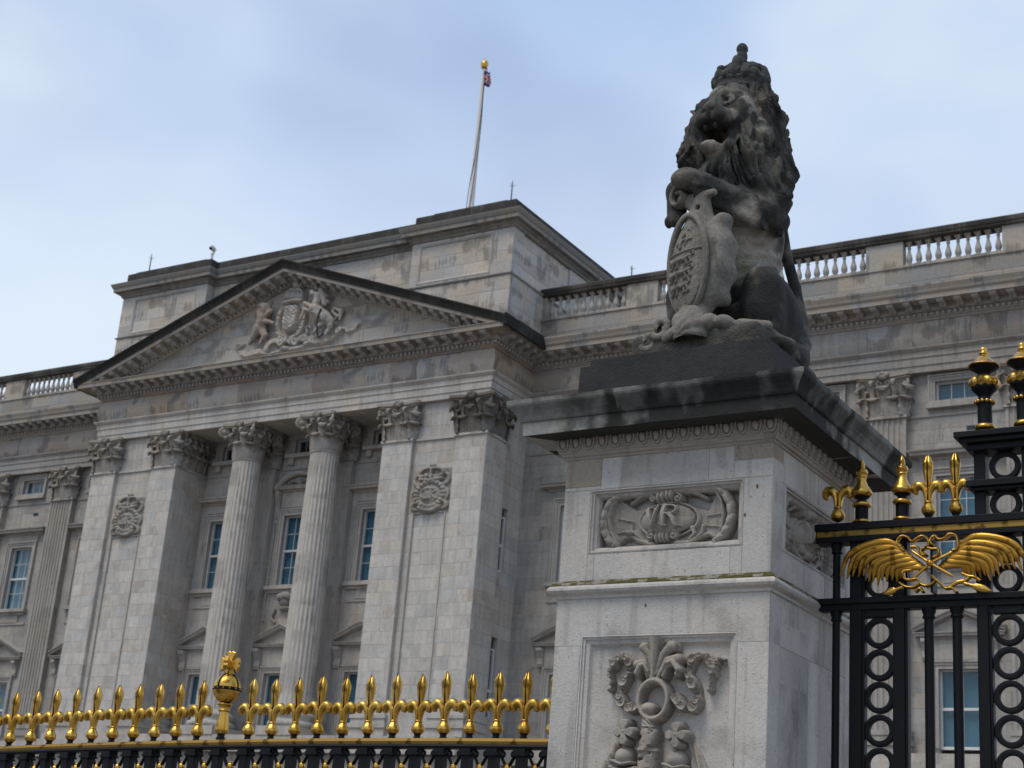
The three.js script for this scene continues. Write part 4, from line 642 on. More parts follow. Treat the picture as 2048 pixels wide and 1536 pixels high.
// merged masonry (too many to single out): list of {geo} tinted
function masonry(rects, face, lo, hi, b = .009, d = .2) { return rects.map(([a, e, y0, y1]) => { const g = block(e - a, y1 - y0, d, b).translate((a + e) / 2, (y0 + y1) / 2, (rp() - .5) * .004); return tint(face(g), stoneTint(lo, hi)); }); }
const faceZ = z => g => g.translate(0, 0, z), faceX = (x) => g => g.rotateY(Math.PI / 2).translate(x, 0, 0);       // faceX: along = -z
const mergeV = (list, ox = 0, oy = 0) => uvBox(mergeGeometries(list.map(clean).map(g => { g.deleteAttribute('uv'); return g; })), ox, oy);

// --- capitals
function leafGeo(h, w, out, curl) { // solid acanthus leaf rising in y, curling toward +z
  return sweep([[0, -.02, .02], [0, .35 * h, .03 + out * .3], [0, .7 * h, .05 + out * .6], [0, .93 * h, .06 + out + curl * .25], [0, h, .06 + out + curl * .65], [0, .95 * h, .06 + out + curl], [0, .84 * h, .05 + out + curl * .98]], t => (.045 + .02 * Math.sin(t * 9)) * (1 - .3 * t), t => w * .5 * (.85 + .25 * Math.sin(t * 2.6)) * (1 - .45 * Math.max(0, t - .72) / .28) * (1 + .15 * Math.cos(t * 30)), { seg: 26, rs: 10, N: [1, 0, 0], shape: (c, s) => s });
}
function capitalGeo(round, hw, H, ab = hw * 1.42) { // base at y=0, half width hw at the astragal
  const L = [];
  const place = (g, a) => { if (round) return g.translate(0, 0, hw * .96).rotateY(a); const c = Math.cos(a), s = Math.sin(a), m = hw / Math.max(Math.abs(c), Math.abs(s)), corner = Math.abs(Math.abs(c) - Math.abs(s)) < .05; return g.rotateY(corner ? a : Math.round(a / (Math.PI / 2)) * Math.PI / 2).translate(s * m * (corner ? .97 : 1), 0, c * m * (corner ? .97 : 1)); };
  if (round) L.push(lathe([[hw * .97, -.02], [hw * .95, .1], [hw * .97, H * .5], [hw * 1.14, H * .8], [hw * 1.3, H * .88]], 32));
  else { const s = [[-1, 1], [1, 1], [1, -1], [-1, -1]]; const R = (k, y) => s.map(p => [p[0] * hw * k, y, p[1] * hw * k]); const rings = [R(.97, -.02), R(.97, H * .5), R(1.08, H * .8), R(1.2, H * .88)]; for (let i = 0; i < 3; i++) L.push(loft2(rings[i + 1], rings[i], s)); }
  const l1 = leafGeo(H * .42, hw * .70, .03, .15), l2 = leafGeo(H * .68, hw * .62, .07, .19), l3 = leafGeo(H * .82, hw * .26, .10, .16);
  if (round) { for (let i = 0; i < 8; i++) { L.push(place(l1.clone(), i * Math.PI / 4)); L.push(place(l2.clone(), (i + .5) * Math.PI / 4)); } for (let i = 0; i < 8; i++) L.push(place(l3.clone(), (i + .25 * (i % 2 ? 1 : -1) + .5) * Math.PI / 4)); }
  else for (let f = 0; f < 4; f++) { const a = f * Math.PI / 2; const R = g => g.rotateY(a); for (const t of [-.5, .5]) L.push(R(l1.clone().translate(t * hw * 1.05, 0, hw * .97))); for (const t of [0]) L.push(R(l2.clone().translate(t * hw, 0, hw * .97))); for (const t of [-.55, .55]) L.push(R(l3.clone().translate(t * hw, 0, hw * .99))); L.push(l1.clone().rotateY(Math.PI / 4).translate(hw * .95, 0, hw * .95).rotateY(a), l2.clone().rotateY(Math.PI / 4).translate(hw * .95, 0, hw * .95).rotateY(a)); }
  for (let i = 0; i < 4; i++) { const a = i * Math.PI / 2 + Math.PI / 4, D = (round ? ab * 1.26 : hw * 1.52); // corner volutes
    const vs = spiral(D, H * .74, .19, .03, Math.PI * .55, -Math.PI * 2.6, 34).map(p => [0, p[1], p[0]]); L.push(sweep([[0, H * .42, hw * (round ? 1.0 : 1.33)], [0, H * .66, D - .22], [0, H * .86, D - .12], ...vs], t => .075 - .02 * t, .05, { seg: 60, rs: 6, N: [1, 0, 0] }).rotateY(a)); L.push(ball(.13, 0, H * .74, D, .9, 1, 1, 10).rotateY(a)); L.push(ball(.09, .07, H * .60, D - .09, 1, .8, 1, 8).rotateY(a), ball(.09, -.07, H * .60, D - .09, 1, .8, 1, 8).rotateY(a)); }
  for (let i = 0; i < 4; i++) { const a = i * Math.PI / 2; for (const s of [1, -1]) L.push(sweep([[s * .03, H * .5, hw * 1.02], [s * .05, H * .7, hw * 1.12], ...spiral(s * .16, H * .76, .10, .02, s > 0 ? Math.PI : 0, s > 0 ? -Math.PI : Math.PI * 2, 16).map(p => [p[0], p[1], hw * 1.22])], .028, .04, { seg: 30, rs: 6 }).rotateY(a)); L.push(ball(.15, 0, H * .93, ab * .90, 1.1, .8, .7, 10).rotateY(a), ball(.10, .12, H * .97, ab * .93, 1, 1, .8, 8).rotateY(a), ball(.10, -.12, H * .97, ab * .93, 1, 1, .8, 8).rotateY(a), ball(.09, 0, H * 1.0, ab * .95, 1, 1, .8, 8).rotateY(a)); }
  const sh = (k) => { const s = new THREE.Shape(), c = ab * k, q = ab * .10; s.moveTo(-c + q, -c - .0); s.quadraticCurveTo(0, -c * .72, c - q, -c); s.lineTo(c, -c + q); s.quadraticCurveTo(c * .72, 0, c, c - q); s.lineTo(c - q, c); s.quadraticCurveTo(0, c * .72, -c + q, c); s.lineTo(-c, c - q); s.quadraticCurveTo(-c * .72, 0, -c, -c + q); s.closePath(); return s; };
  const ex = (k, y0, y1) => new THREE.ExtrudeGeometry(sh(k), { depth: y1 - y0, bevelEnabled: false, curveSegments: 10 }).rotateX(-Math.PI / 2).translate(0, y0, 0);
  L.push(ex(.95, H * .87, H * .92), ex(1.02, H * .92, H * .995));
  return join(L);
}
const H_CAP = 1.40, Y_AST = 17.86, Y_ARC = 19.26, Y_FR = 20.08, Y_BED = 20.98;
const capSq = capitalGeo(false, .66, H_CAP), capRd = capitalGeo(true, .55, H_CAP, .82);

// --- windows: part with frame, panes, blind, sill
const paneG = uvBox(new THREE.PlaneGeometry(1, 1));
function windowPart(cx, y0, y1, w, z, { cols = 3, rows = 4, dark = false, sash = true } = {}) {
  const g = grp('window', gPal), f = .065, b = .018, L = [], x0 = cx - w / 2, x1 = cx + w / 2, h = y1 - y0;
  L.push(box(x0, x0 + f, y0, y1, z - .05, z + .06), box(x1 - f, x1, y0, y1, z - .05, z + .06), box(x0 + f, x1 - f, y0, y0 + f * 1.3, z - .05, z + .065), box(x0 + f, x1 - f, y1 - f, y1, z - .05, z + .06));
  if (sash) L.push(box(x0 + f, x1 - f, y0 + h / 2 - .04, y0 + h / 2 + .04, z - .04, z + .055));
  const iw = w - 2 * f, ih = h - f * 2.3;
  for (let i = 1; i < cols; i++) { const x = x0 + f + iw * i / cols; L.push(box(x - b / 2, x + b / 2, y0 + f, y1 - f, z - .02, z + .03)); }
  for (let i = 1; i < rows; i++) if (!(sash && i === rows / 2)) { const y = y0 + f * 1.3 + ih * i / rows; L.push(box(x0 + f, x1 - f, y - b / 2, y + b / 2, z - .018, z + .028)); }
  add('frame', join(L), MAT.white, g);
  for (let i = 0; i < cols; i++) for (let j = 0; j < rows; j++) { const m = add('pane', paneG, MAT.glass, g, { pos: [x0 + f + iw * (i + .5) / cols, y0 + f * 1.3 + ih * (j + .5) / rows, z + .004 * ((i + j) % 2)] }); m.scale.set(iw / cols, ih / rows, 1); m.rotation.set((rp() - .5) * .012, (rp() - .5) * .012, 0); }
  add('blind', uvBox(box(x0 + .02, x1 - .02, y0 + .02, y1 - .02, z - .16, z - .12)), dark ? MAT.blindDark : MAT.blinds[Math.floor(rp() * 4)], g);
  return g;
}
// --- string of boxes as a moulded hood, sill, architrave
const hoodProf = [[0, 0], [.06, .02], [.08, .10], [.20, .14], [.34, .15], [.35, .24], [.42, .28], [.43, .33], [.02, .37]];
function hood(cx, hw, y, z, k = 1) { const pr = hoodProf.map(([o, h]) => [o * k, y + h * k]); return [...run([cx - hw, z], [cx + hw, z], [0, 1], pr, { mA: -1, mB: 1, back: .05 }), ...run([cx + hw, z], [cx + hw, z - .3], [1, 0], pr, { mA: -1, mB: 0, back: .05 }), ...run([cx - hw, z - .3], [cx - hw, z], [-1, 0], pr, { mA: 0, mB: 1, back: .05 })]; }
function surround(cx, w, y0, y1, z, aw = .26) { // architrave of three steps round an opening
  const L = []; [[-.015, .05], [aw * .4, .085], [aw * .75, .13]].forEach(([i, d], k) => { const a = w / 2 + i, e = (2 - k) * .006, b = w / 2 + aw - e, zf = z + d - .004 * k; L.push(box(cx - b, cx - a, y0 + e, y1 + aw - e, z - .1 + e, zf), box(cx + a, cx + b, y0 + e, y1 + aw - e, z - .1 + e, zf), box(cx - a - .001, cx + a + .001, y1 + i, y1 + aw - e - .002, z - .1 + e, zf - .002)); });
  return L;
}
function smallPediment(cx, hw, y, z, rise) {
  const L = [...hood(cx, hw, y, z, .62)], yb = y + .2, pr = [[0, 0], [.22, .02], [.24, .09], [.30, .13], [.31, .18], [0, .20]];
  for (const s of [1, -1]) { const A = [cx - s * (hw + .26), z], B = [cx, z]; const sl = rise / (hw + .26); const q = run(A, B, [0, 1], pr.map(([o, h]) => [o, h + yb]), { slope: sl, back: .1 }); L.push(...q); }
  const t = [[-hw, yb], [hw, yb], [0, yb + rise * .92]]; L.push(loft2(t.map(p => [cx + p[0], p[1], z + .02]), t.map(p => [cx + p[0], p[1], z - .2]), t)); return L;
}
function console_(x, y0, y1, z, w = .2, d = .3) { const h = y1 - y0, s = [[0, 0], [d * .35, 0], [d * .5, h * .15], [d * .45, h * .45], [d * .75, h * .72], [d, h * .85], [d, h], [0, h]]; return loft2(s.map(p => [x - w / 2, y0 + p[1], z + p[0]]), s.map(p => [x + w / 2, y0 + p[1], z + p[0]]), s); }

// ================= wings
const wallZ = W_ - .26, glassW = wallZ - .20;
const WB = [-59.58, -55.08, -50.6, -26.72, -22.23, -17.74, -13.25, -8.76], WP = [-61.8, -57.3, -52.83, -24.47, -19.98, -15.49, -11.0, -6.5];
const wallLists = { left: [], right: [] };
{
  for (const [x0, x1, key] of [[-64, XL, 'left'], [XR - .3, -4.4, 'right']]) {
    const holes = WB.filter(c => c > x0 && c < x1).flatMap(c => [[c - .68, c + .68, 13.05, 15.86], [c - .68, c + .68, 7.5, 9.86], [c - .68, c + .68, 18.32, 19.0]]);
    wallLists[key].push(...masonry(courses(x0, x1, 7.3, 18.32, .46, 1.05, rp, holes), faceZ(wallZ), .33, .40, .008, .3), ...masonry(courses(x0, x1, 18.32, 19.0, .68, 1.3, rp, holes), faceZ(wallZ), .33, .40, .008, .3), ...masonry(courses(x0, x1, 19.0, 19.26, .26, 1.3, rp), faceZ(wallZ), .33, .40, .008, .3));
  }
  add('wing_masonry', mergeV(wallLists.left), MAT.stoneV, gPal, { stuff: true, label: 'coursed ashlar of the left wing wall' });
  add('wing_masonry', mergeV(wallLists.right), MAT.stoneV, gPal, { stuff: true, label: 'coursed ashlar of the right wing wall' });
  for (const c of WB) {
    windowPart(c, 13.05, 15.86, 1.36, glassW); windowPart(c, 7.5, 9.86, 1.36, glassW, { cols: 2, rows: 2 }); windowPart(c, 18.32, 19.0, 1.36, glassW, { cols: 3, rows: 1, sash: false });
    add('window_surround', join([...surround(c, 1.36, 13.05, 15.86, wallZ, .25), ...hood(c, 1.12, 16.36, wallZ, .9), box(c - .95, c + .95, 16.12, 16.36, wallZ - .1, wallZ + .06)]), MAT.wing, gPal);
    add('window_surround', join([...surround(c, 1.36, 18.32, 19.0, wallZ, .2)]), MAT.wing, gPal);
    add('sill', join([box(c - .92, c + .92, 18.06, 18.18, wallZ - .1, wallZ + .2), box(c - .88, c + .88, 18.18, 18.315, wallZ - .3, wallZ + .12)]), MAT.wing, gPal);
    add('sill', join([box(c - 1.05, c + 1.05, 12.9, 13.045, wallZ - .3, wallZ + .24), box(c - .95, c + .95, 12.78, 12.9, wallZ - .1, wallZ + .12), box(c - 1.0, c + 1.0, 12.35, 12.45, wallZ - .1, wallZ + .05), box(c - .55, c + .55, 12.45, 12.78, wallZ - .1, wallZ + .07)]), MAT.wing, gPal);
    add('window_pediment', join([...surround(c, 1.36, 7.5, 9.86, wallZ, .24), ...smallPediment(c, 1.12, 10.72, wallZ, .60), box(c - .92, c + .92, 10.12, 10.72, wallZ - .1, wallZ + .05), console_(c - 1.02, 10.1, 10.74, wallZ, .22, .3), console_(c + 1.02, 10.1, 10.74, wallZ, .22, .3)]), MAT.wing, gPal);
    add('vent', uvBox(box(c + .3, c + .62, 17.28, 17.42, wallZ - .02, wallZ + .012)), MAT.blindDark, gPal);
  }
  // fluted pilasters
  const hw = .69, n = 7, sh = new THREE.Shape(), q = []; const fw = (2 * hw - .16) / n;
  q.push([-hw, -.6], [-hw, 0]); for (let i = 0; i < n; i++) { const c = -hw + .08 + fw * (i + .5), r = fw * .38; for (let k = 0; k <= 5; k++) { const a = Math.PI * k / 5; q.push([c - r * Math.cos(a), -r * .8 * Math.sin(a)]); } } q.push([hw, 0], [hw, -.6]);
  const flutA = q.map(p => [p[0], 8.0, p[1]]), flutB = q.map(p => [p[0], Y_AST, p[1]]), fl = uvBox(loft2(flutB, flutA, q));
  const base = join([box(-.76, .76, 7.3, 7.55, -.6, .07), box(-.82, .82, 7.55, 7.7, -.6, .13), box(-.76, .76, 7.7, 7.85, -.6, .07), box(-.79, .79, 7.85, 8.0, -.6, .10)]);
  const ast = join([box(-.74, .74, Y_AST - .06, Y_AST + .03, -.6, .06)]);
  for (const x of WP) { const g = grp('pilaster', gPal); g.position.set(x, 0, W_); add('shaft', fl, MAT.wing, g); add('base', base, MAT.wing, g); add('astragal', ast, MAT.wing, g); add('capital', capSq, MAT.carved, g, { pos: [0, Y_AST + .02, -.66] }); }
  for (const [x0, x1] of [[-64, XL], [XR, -4.4]]) add('string_course', join(run([x0, wallZ], [x1, wallZ], [0, 1], [[0, Y_AST - .06], [.05, Y_AST - .04], [.06, Y_AST + .02], [0, Y_AST + .03]], { back: .1 })), MAT.wing, gPal);
}

// ================= pavilion
const PIL = [[-48.2, -46.88], [-44.86, -43.54], [-33.36, -32.04], [-30.17, XR]];
const stonesG = grp('pavilion_masonry', gPal);
{
  let n = 0; const geoCache = {};
  const single = (rects, z, m0) => { for (const [a, e, y0, y1] of rects) { const w = e - a, h = y1 - y0; add('stone', uvBox(block(w, h, .2, .009), rp() * 5, rp() * 5), MAT.stones[Math.floor(rp() * MAT.stones.length)], stonesG, { pos: [(a + e) / 2, (y0 + y1) / 2, z + (rp() - .5) * .004] }); n++; } };
  const V = [];
  PIL.forEach(([a, b], i) => { single(courses(a, b, 8.15, Y_AST - .05, .46, .66, rp), P_); });
  // side faces of B and D, and others
  V.push(...masonry(courses(-P_, -P_ + 2.0, 8.15, Y_AST - .05, .46, .75, rp), faceX(PIL[1][1]), .46, .54));
  V.push(...masonry(courses(-P_, -P_ + 1.36, 8.15, Y_AST - .05, .46, .68, rp), faceX(XR), .46, .54));
  V.push(...masonry(courses(-P_ + 1.36, -W_ + .3, 7.3, Y_ARC, .46, .7, rp, [[-P_ + 1.75, -P_ + 2.15, 13.3, 15.3], [-P_ + 1.75, -P_ + 2.15, 8.2, 10.6]]), faceX(XR - .22), .44, .52));
  V.push(...masonry(courses(-P_, -P_ + .25, 8.15, Y_ARC, .46, .75, rp), faceX(PIL[0][1]), .46, .54), ...masonry(courses(-P_, -P_ + .25, 8.15, Y_ARC, .46, .75, rp), faceX(PIL[2][1]), .46, .54));
  // panels between paired pilasters
  for (const [a, b] of [[PIL[0][1], PIL[1][0]], [PIL[2][1], PIL[3][0]]]) {
    const z = P_ - .16, c = (a + b) / 2;
    single(courses(a + .25, b - .25, 8.15, 15.1, .46, .7, rp), z - .05); 
    V.push(...masonry(courses(a, a + .23, 8.15, 15.1, .46, .6, rp), faceZ(z), .44, .52), ...masonry(courses(b - .23, b, 8.15, 15.1, .46, .6, rp), faceZ(z), .44, .52), ...masonry(courses(a, b, 15.1, Y_AST - .05, .45, .9, rp), faceZ(z), .42, .50), ...masonry(courses(a, b, Y_AST + .03, Y_ARC, .46, .7, rp), faceZ(z), .44, .52));
    add('panel_moulding', join([box(a + .225, a + .27, 8.15, 15.15, z - .1, z + .03), box(b - .27, b - .225, 8.15, 15.15, z - .1, z + .03)]), MAT.pavilion, gPal);
  }
  // recessed wall behind the columns
  const rz = P_ - 1.90, RW = [[-42.33, 0], [XC, 1], [-34.73, 0]], holes = RW.flatMap(([c]) => [[c - .67, c + .67, 13.2, 16.0], [c - .67, c + .67, 7.5, 9.88], [c - .55, c + .55, 18.5, 19.1]]);
  V.push(...masonry(courses(PIL[1][1] - .1, PIL[2][0] + .1, 7.3, 18.5, .46, .95, rp, holes), faceZ(rz), .44, .51, .009, .35), ...masonry(courses(PIL[1][1] - .1, PIL[2][0] + .1, 18.5, 19.3, .8, 1.2, rp, holes), faceZ(rz), .44, .51, .009, .35));
  add('masonry', mergeV(V), MAT.stoneV, gPal, { stuff: true, label: 'coursed ashlar of the centre block returns and recess' });
  for (const [c, mid] of RW) {
    windowPart(c, 13.2, 16.0, 1.34, rz - .2); windowPart(c, 7.5, 9.88, 1.34, rz - .2, { cols: 2, rows: 2 }); windowPart(c, 18.5, 19.1, 1.1, rz - .2, { cols: 3, rows: 1, sash: false, dark: true });
    const S = [...surround(c, 1.34, 13.2, 16.0, rz, .24)];
    if (mid) {
      S.push(...hood(c, 1.12, 16.92, rz, .62), console_(c - 1.0, 15.9, 16.94, rz, .2, .26), console_(c + 1.0, 15.9, 16.94, rz, .2, .26), box(c - .86, c + .86, 16.3, 16.9, rz - .1, rz + .04));
      const pts = []; for (let i = 0; i <= 14; i++) { const a = (-1 + 2 * i / 14) * .98; pts.push([c + 1.66 * Math.sin(a) * .82, 16.10 + 1.45 * Math.cos(a) * .97 + .1, rz + .18]); }
      S.push(sweep(pts, .10, .18, { seg: 28, rs: 6 })); S.push(loft2([[-1.1, 17.1], [1.1, 17.1], [.75, 17.42], [.3, 17.58], [-.3, 17.58], [-.75, 17.42]].map(p => [c + p[0], p[1], rz + .05]), [[-1.1, 17.1], [1.1, 17.1], [.75, 17.42], [.3, 17.58], [-.3, 17.58], [-.75, 17.42]].map(p => [c + p[0], p[1], rz - .1]), [[-1.1, 17.1], [1.1, 17.1], [.75, 17.42], [.3, 17.58], [-.3, 17.58], [-.75, 17.42]]));
      for (const s of [1, -1]) { S.push(...Array.from({ length: 34 }, (_, i) => ball(.055, c + s * 1.02, 11.9 + i * .115, rz + .06, 1, 1, 1, 6)), box(c + s * 1.02 - .12, c + s * 1.02 + .12, 11.8, 15.9, rz - .1, rz + .035)); }
      const orn = []; orn.push(ball(.17, c, 17.32, rz + .12, 1, 1.15, .6, 14)); for (let i = 0; i < 7; i++) { const a = (i - 3) * .42; orn.push(sweep([[c + Math.sin(a) * .16, 17.28, rz + .1], [c + Math.sin(a) * .34, 17.26 + Math.cos(a) * .16, rz + .18], [c + Math.sin(a) * .62, 17.22 + Math.cos(a) * .20, rz + .12]], .045, .04, { seg: 10, rs: 6 })); } for (const s of [1, -1]) orn.push(tube(spiral(c + s * .5, 17.24, .14, .03, 0, s * 8).map(p => [p[0], p[1], rz + .12]), .035, 30, 6), tube(spiral(c + s * .74, 17.19, .08, .02, 0, s * 8).map(p => [p[0], p[1], rz + .12]), .03, 24, 6));
      add('shell_ornament', join(orn), MAT.carved, gPal);
      add('keystone_mask', join([ball(.3, c, 12.55, rz + .1, 1, .8, .5, 12), ...[0, 1, 2, 3, 4].map(i => ball(.13, c - .26 + i * .13, 12.78 - Math.abs(i - 2) * .03, rz + .2, 1, 1.2, .8, 8)), ball(.2, c, 12.3, rz + .1, 1.4, .5, .6, 10), ...[1, -1].map(s => sweep([[c + s * .5, 12.3, rz + .06], [c + s * .62, 11.95, rz + .08], [c + s * .4, 11.75, rz + .08]], .06, .05, { seg: 12, rs: 6 }))]), MAT.carved, gPal);
    } else S.push(...hood(c, 1.1, 16.62, rz, .85), box(c - .92, c + .92, 16.3, 16.62, rz - .1, rz + .04));
    S.push(box(c - 1.1, c + 1.1, 13.04, 13.19, rz - .3, rz + .22), box(c - .98, c + .98, 12.92, 13.04, rz - .1, rz + .11)); if (!mid) S.push(box(c - 1.0, c + 1.0, 12.45, 12.56, rz - .1, rz + .04), box(c - .55, c + .55, 12.56, 12.92, rz - .1, rz + .06));
    add('window_surround', join(S), MAT.pavilion, gPal);
    add('window_surround', join([...surround(c, 1.1, 18.5, 19.1, rz, .18), box(c - .85, c + .85, 18.28, 18.42, rz - .1, rz + .26), box(c - .72, c - .48, 18.02, 18.28, rz - .1, rz + .16), box(c + .48, c + .72, 18.02, 18.28, rz - .1, rz + .16), box(c - .74, c + .74, 18.42, 18.495, rz - .3, rz + .1)]), MAT.pavilion, gPal);
    add('window_pediment', join([...surround(c, 1.34, 7.5, 9.88, rz, .24), ...smallPediment(c, 1.1, 10.74, rz, .58), box(c - .9, c + .9, 10.14, 10.74, rz - .1, rz + .05), console_(c - 1.0, 10.0, 10.76, rz, .3, .34), console_(c + 1.0, 10.0, 10.76, rz, .3, .34)]), MAT.pavilion, gPal);
  }
  add('string_course', join(run([PIL[1][1], rz], [PIL[2][0], rz], [0, 1], [[0, Y_AST - .06], [.06, Y_AST - .03], [.07, Y_AST + .03], [0, Y_AST + .05]], { back: .1 })), MAT.pavilion, gPal);
  // flat responds behind the columns and in the corners
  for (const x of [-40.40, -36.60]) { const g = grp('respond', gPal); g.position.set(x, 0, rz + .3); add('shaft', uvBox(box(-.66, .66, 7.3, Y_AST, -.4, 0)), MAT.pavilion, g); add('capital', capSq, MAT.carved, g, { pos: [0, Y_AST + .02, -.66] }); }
  // side windows in the right return
  for (const [y0, y1] of [[13.3, 15.3], [8.2, 10.6]]) { const g = grp('window', gPal); const sx = XR - .22 - .16, z0 = P_ - 2.15, z1 = P_ - 1.75; add('frame', join([box(sx - .03, sx + .05, y0, y1, z1 - .05, z1), box(sx - .03, sx + .05, y0, y1, z0, z0 + .05), box(sx - .03, sx + .05, y0 + .9, y0 + 1.0, z0 + .05, z1 - .05), box(sx - .03, sx + .05, y1 - .06, y1, z0 + .05, z1 - .05), box(sx - .03, sx + .05, y0, y0 + .07, z0 + .05, z1 - .05)]), MAT.white, g); const m = add('pane', paneG, MAT.glass, g, { pos: [sx, (y0 + y1) / 2, (z0 + z1) / 2], rot: [0, Math.PI / 2, 0] }); m.scale.set(.38, y1 - y0, 1); add('blind', uvBox(box(sx - .2, sx - .15, y0, y1, z0, z1)), MAT.blindDark, g); }
  // capitals, astragals, bases of pavilion pilasters
  PIL.forEach(([a, b], i) => {
    const g = grp('pilaster', gPal), c = (a + b) / 2; g.position.set(c, 0, P_);
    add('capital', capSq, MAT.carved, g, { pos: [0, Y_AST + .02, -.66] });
    const d = i === 1 || i === 2 ? -1.7 : -1.36;
    add('astragal', join([box(-.71, .71, Y_AST - .06, Y_AST + .03, d - .05, .06)]), MAT.pavilion, g);
    add('base', join([box(-.74, .74, 7.3, 7.6, d, .07), box(-.80, .80, 7.6, 7.75, d, .13), box(-.72, .72, 7.75, 7.92, d, .05), box(-.76, .76, 7.92, 8.05, d, .09), box(-.69, .69, 8.05, 8.15, d, .025)]), MAT.pavilion, g);
    add('core', uvBox(box(-.645, .645, 7.3, Y_ARC, d + .03, -.12)), MAT.pavilion, g);
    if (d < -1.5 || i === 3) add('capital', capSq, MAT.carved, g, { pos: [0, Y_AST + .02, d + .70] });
  });
  for (const [a, b] of [[PIL[0][1], PIL[1][0]], [PIL[2][1], PIL[3][0]]]) { add('string_course', join([box(a, b, Y_AST - .05, Y_AST + .03, P_ - .3, P_ - .10)]), MAT.pavilion, gPal); add('panel_base', join([box(a, b, 7.3, 8.15, P_ - .5, P_ - .06)]), MAT.pavilion, gPal); }
  // columns
  const colShaft = (() => { const F = 24, S = 6, N = F * S, rows = 14, P = [], I = []; for (let r = 0; r <= rows; r++) { const t = r / rows, y = lerp(8.25, Y_AST - .02, t), R = lerp(.66, .555, Math.pow(t, 1.5)); for (let k = 0; k < N; k++) { const u = (k % S) / S, fl = Math.sin(Math.PI * clamp((u - .12) / .76)), d = r === rows || r === 0 ? 0 : .055 * Math.sqrt(Math.max(0, fl)) * .9, a = k / N * 2 * Math.PI; P.push((R - d) * Math.sin(a), y, (R - d) * Math.cos(a)); } } for (let r = 0; r < rows; r++) for (let k = 0; k < N; k++) { const a = r * N + k, b = r * N + (k + 1) % N; I.push(a, b, b + N, a, b + N, a + N); } const g = new THREE.BufferGeometry(); g.setAttribute('position', new THREE.Float32BufferAttribute(P, 3)); g.setIndex(I); g.computeVertexNormals(); return uvBox(g); })();
  const colBase = join([box(-.9, .9, 7.3, 7.62, -.9, .9), lathe([[.68, 7.6], [.87, 7.63], [.90, 7.72], [.87, 7.82], [.78, 7.85], [.75, 7.93], [.78, 8.0], [.82, 8.06], [.79, 8.14], [.70, 8.17], [.67, 8.27]], 40)]), colAst = uvBox(lathe([[.52, Y_AST - .08], [.575, Y_AST - .06], [.60, Y_AST - .01], [.575, Y_AST + .04], [.52, Y_AST + .05]], 40));
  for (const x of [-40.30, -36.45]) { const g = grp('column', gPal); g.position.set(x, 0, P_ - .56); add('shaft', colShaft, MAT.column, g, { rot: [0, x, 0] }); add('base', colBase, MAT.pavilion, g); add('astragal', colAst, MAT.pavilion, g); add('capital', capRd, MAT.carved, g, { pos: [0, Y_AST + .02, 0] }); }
  // soffit of the portico
  add('portico_ceiling', uvBox(box(PIL[1][1] - .3, PIL[2][0] + .3, 19.28, 19.5, P_ - 2.1, P_ - .3)), MAT.pavilion, gPal);
  // royal cypher medallions
  const med = (() => { const L = []; const ring = (x, y) => R_(Math.abs(Math.hypot(x / .44, (y + .25) / .46) - 1) * .44, .09, .10); L.push(polyFlat([[-.60, .72], [.60, .72], [.60, -.86], [-.60, -.86]], .03, .03));
    L.push((x, y) => { const v = ring(x, y); return v > 0 ? v + .05 + .02 * Math.sin(Math.atan2(y + .25, x) * 20) : -1; }, dome(0, -.25, .38, .40, .09, .04));
    L.push(stroke(spiral(-.08, -.24, .20, .18, 1.0, 5.4), .03, .03, .05, false, .11), stroke([[.04, -.06], [.05, -.44]], .032, .032, .05, false, .11), stroke([[.04, -.06], [.17, -.08], [.19, -.18], [.07, -.25], [.2, -.44]], .028, .028, .05, false, .11), stroke([[-.12, -.08], [-.10, -.42]], .022, .022, .05, false, .11));
    L.push(stroke([[-.34, .30], [0, .26], [.34, .30]], .07, .07, .12, false, .05)); for (let i = 0; i < 5; i++) L.push(dome(-.32 + i * .16, .40 + .03 * Math.sin(i * 1.57), .085, .10, .10, .07));
    for (const s of [1, -1]) { L.push(stroke(bez([s * .34, .34], [s * .48, .62], [s * .2, .76], [0, .68]), .055, .05, .09, false, .06), stroke(bez([s * .45, .1], [s * .62, .2], [s * .55, .45], [s * .45, .48]), .07, .05, .08, false, .03), stroke(bez([s * .42, -.5], [s * .58, -.6], [s * .6, -.75], [s * .45, -.8]), .08, .06, .09, false, .03), stroke(bez([s * .5, -.1], [s * .6, -.2], [s * .6, -.4], [s * .48, -.5]), .06, .05, .07, false, .03)); }
    L.push(stroke([[0, .3], [0, .7]], .05, .05, .10, false, .07), dome(0, .80, .09, .09, .10, .05), stroke(bez([-.3, -.72], [-.1, -.9], [.1, -.9], [.3, -.72]), .1, .1, .12, false, .03));
    const f = maxOf(L); return uvBox(relief(-.64, .64, -.95, .92, .016, (x, y) => { const v = f(x, y); return v > .032 ? v + .02 * (vn(x * 22, y * 22, 2) - .5) : v; }).scale(1.32, 1.0, 1.15)); })();
  for (const c of [-45.87, -31.1]) add('cypher_medallion', med, MAT.carved, gPal, { pos: [c, 16.02, P_ - .165], label: 'carved crowned royal cypher medallion' });
}

